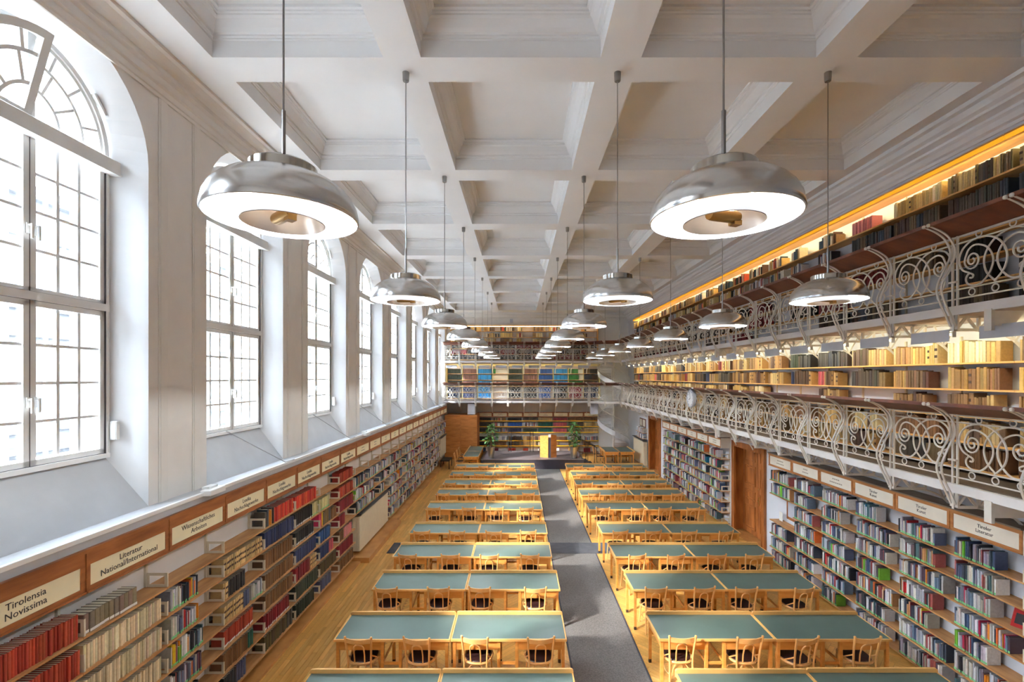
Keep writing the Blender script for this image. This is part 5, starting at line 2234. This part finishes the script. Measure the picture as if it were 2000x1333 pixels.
# side tables at the far end
o = dup(tproto, (-2.0, 23.4, 0), PI / 2)
tag(o, 'green-topped table turned sideways beside the wooden cabinet, nearer one', 'table', 'side tables at the far end')
o = dup(tproto, (-2.0, 23.4 + TW + 0.01, 0), PI / 2)
tag(o, 'green-topped table turned sideways beside the wooden cabinet, farther one', 'table', 'side tables at the far end')
for k in range(3):
    o = dup(cfar, (-3.0, 23.9 + k * 0.95, 0), -PI / 2)
    tag(o, 'bentwood chair at the sideways tables by the wooden cabinet, %s from the camera' % ORD[k], 'chair', 'chairs at the far side tables')
o = dup(tproto, (5.24, 24.9, 0), PI / 2)
tag(o, 'dark-topped table by the spiral staircase, the one next to the chairs', 'table', 'tables by the spiral staircase')
o = dup(tproto, (5.28, 24.9 + TW, 0), -PI / 2)
tag(o, 'dark-topped table by the spiral staircase, the one next to the radiator', 'table', 'tables by the spiral staircase')
for k in range(2):
    o = dup(cfar, (4.30, 25.3 + k * 0.8, 0), -PI / 2)
    tag(o, 'bentwood chair beside the tables by the spiral staircase, %s from the camera' % ORD[k], 'chair', 'chairs by the spiral staircase')
# small dark bench at the far radiator
r = tag(empty('bench', (-3.75, 24.6, 0)), 'low black bench beside the far radiator', 'bench')
q = MB()
q.box(-0.25, 0.22, -0.5, 0.5, 0.40, 0.45)
q.build('seat', 'black', r)
for x_ in (-0.24, 0.18):
    for y in (-0.48, 0.44):
        q = MB()
        q.box(x_, x_ + 0.035, y, y + 0.035, 0, 0.40)
        q.build('leg', 'black', r)
# framed notices and small shelf above the right radiator
for k in range(2):
    q = MB()
    wbox(q, 'R', 25.0 + k * 0.62, 25.58 + k * 0.62, 0.0, 0.03, 2.0, 2.45)
    o = tag(q.build('picture_frame', 'rail_wood'), 'small dark framed notice above the radiator, %s from the camera' % ORD[k], 'frame')
    q = MB()
    wbox(q, 'R', 25.05 + k * 0.62, 25.53 + k * 0.62, 0.03, 0.034, 2.05, 2.40)
    q.build('notice', 'plate_pale', o)
shelf_bay('R', 24.7, 26.2, [1.46, 1.76], 0.25, 'small wall shelf of books above the radiator by the spiral staircase', 'shelf_wood', 2.0, True)

# ================================================================== SPIRAL STAIRCASE
CXS, CYS_ = 5.52, 27.85
st_root = tag(empty('spiral_staircase', (CXS, CYS_, 0)), 'white iron spiral staircase in the far corner with scrollwork railing', 'staircase')
q = MB()
q.tube([(0, 0, 0), (0, 0, 6.5)], 0.06, 12)
q.build('column', 'iron_white', st_root, True)
RS = 0.90
ns = 32
ris = GZ2 / ns
a0 = math.radians(84)
da = -math.radians(22.5)


def ang_(k):
    return a0 + da * k


for k in range(ns):
    a, b = ang_(k), ang_(k + 1)
    z = (k + 1) * ris
    q = MB()
    ps = [(0.05 * math.cos(a), 0.05 * math.sin(a)), (RS * math.cos(a), RS * math.sin(a)), (RS * math.cos((a + b) / 2), RS * math.sin((a + b) / 2)), (RS * math.cos(b), RS * math.sin(b)), (0.05 * math.cos(b), 0.05 * math.sin(b))]
    q.prism(list(reversed(ps)), z - 0.03, z, 'z')
    q.build('tread', 'deck_white', st_root)
    q = MB()
    q.face([(0.05 * math.cos(a), 0.05 * math.sin(a), z - ris), (RS * math.cos(a), RS * math.sin(a), z - ris), (RS * math.cos(a), RS * math.sin(a), z), (0.05 * math.cos(a), 0.05 * math.sin(a), z)])
    q.build('riser', 'deck_white', st_root)
q = MB()
m_ = ns * 2
for k in range(m_):
    a, b = ang_(k / 2), ang_((k + 1) / 2)
    za, zb = k / 2 * ris, (k + 1) / 2 * ris
    for rr_ in (RS, RS + 0.03):
        q.face([(rr_ * math.cos(a), rr_ * math.sin(a), za - 0.10), (rr_ * math.cos(b), rr_ * math.sin(b), zb - 0.10), (rr_ * math.cos(b), rr_ * math.sin(b), zb + 0.20), (rr_ * math.cos(a), rr_ * math.sin(a), za + 0.20)])
    q.face([(RS * math.cos(a), RS * math.sin(a), za + 0.20), (RS * math.cos(b), RS * math.sin(b), zb + 0.20), ((RS + 0.03) * math.cos(b), (RS + 0.03) * math.sin(b), zb + 0.20), ((RS + 0.03) * math.cos(a), (RS + 0.03) * math.sin(a), za + 0.20)])
q.build('stringer', 'deck_white', st_root)
for off_, r_ in ((1.02, 0.02), (0.92, 0.010), (0.40, 0.010), (0.30, 0.010)):
    q = MB()
    q.tube([((RS + 0.01) * math.cos(ang_(k / 2)), (RS + 0.01) * math.sin(ang_(k / 2)), k / 2 * ris + off_) for k in range(1, m_)], r_, 6)
    q.build('handrail' if off_ > 1 else 'rail_bar', 'iron_white', st_root, True)
for k in range(0, ns, 4):
    q = MB()
    a = ang_(k + 0.5)
    q.tube([((RS + 0.01) * math.cos(a), (RS + 0.01) * math.sin(a), (k + 0.5) * ris), ((RS + 0.01) * math.cos(a), (RS + 0.01) * math.sin(a), (k + 0.5) * ris + 1.02)], 0.016, 6)
    q.build('baluster', 'iron_white', st_root, True)
for k in range(0, ns - 4, 2):
    pts = []
    for i in range(34):
        t = i / 33
        an = 4 * PI * t
        r2_ = 0.03 + 0.21 * t
        u_ = (k + 2) + math.cos(an) * r2_ / (RS * abs(da))
        zz = (k + 2) * ris + 0.66 + math.sin(an) * r2_ + (u_ - (k + 2)) * ris
        pts.append(((RS + 0.01) * math.cos(ang_(u_)), (RS + 0.01) * math.sin(ang_(u_)), zz))
    q = MB()
    q.tube(pts, 0.009, 4)
    q.build('scroll', 'iron_white', st_root, True)
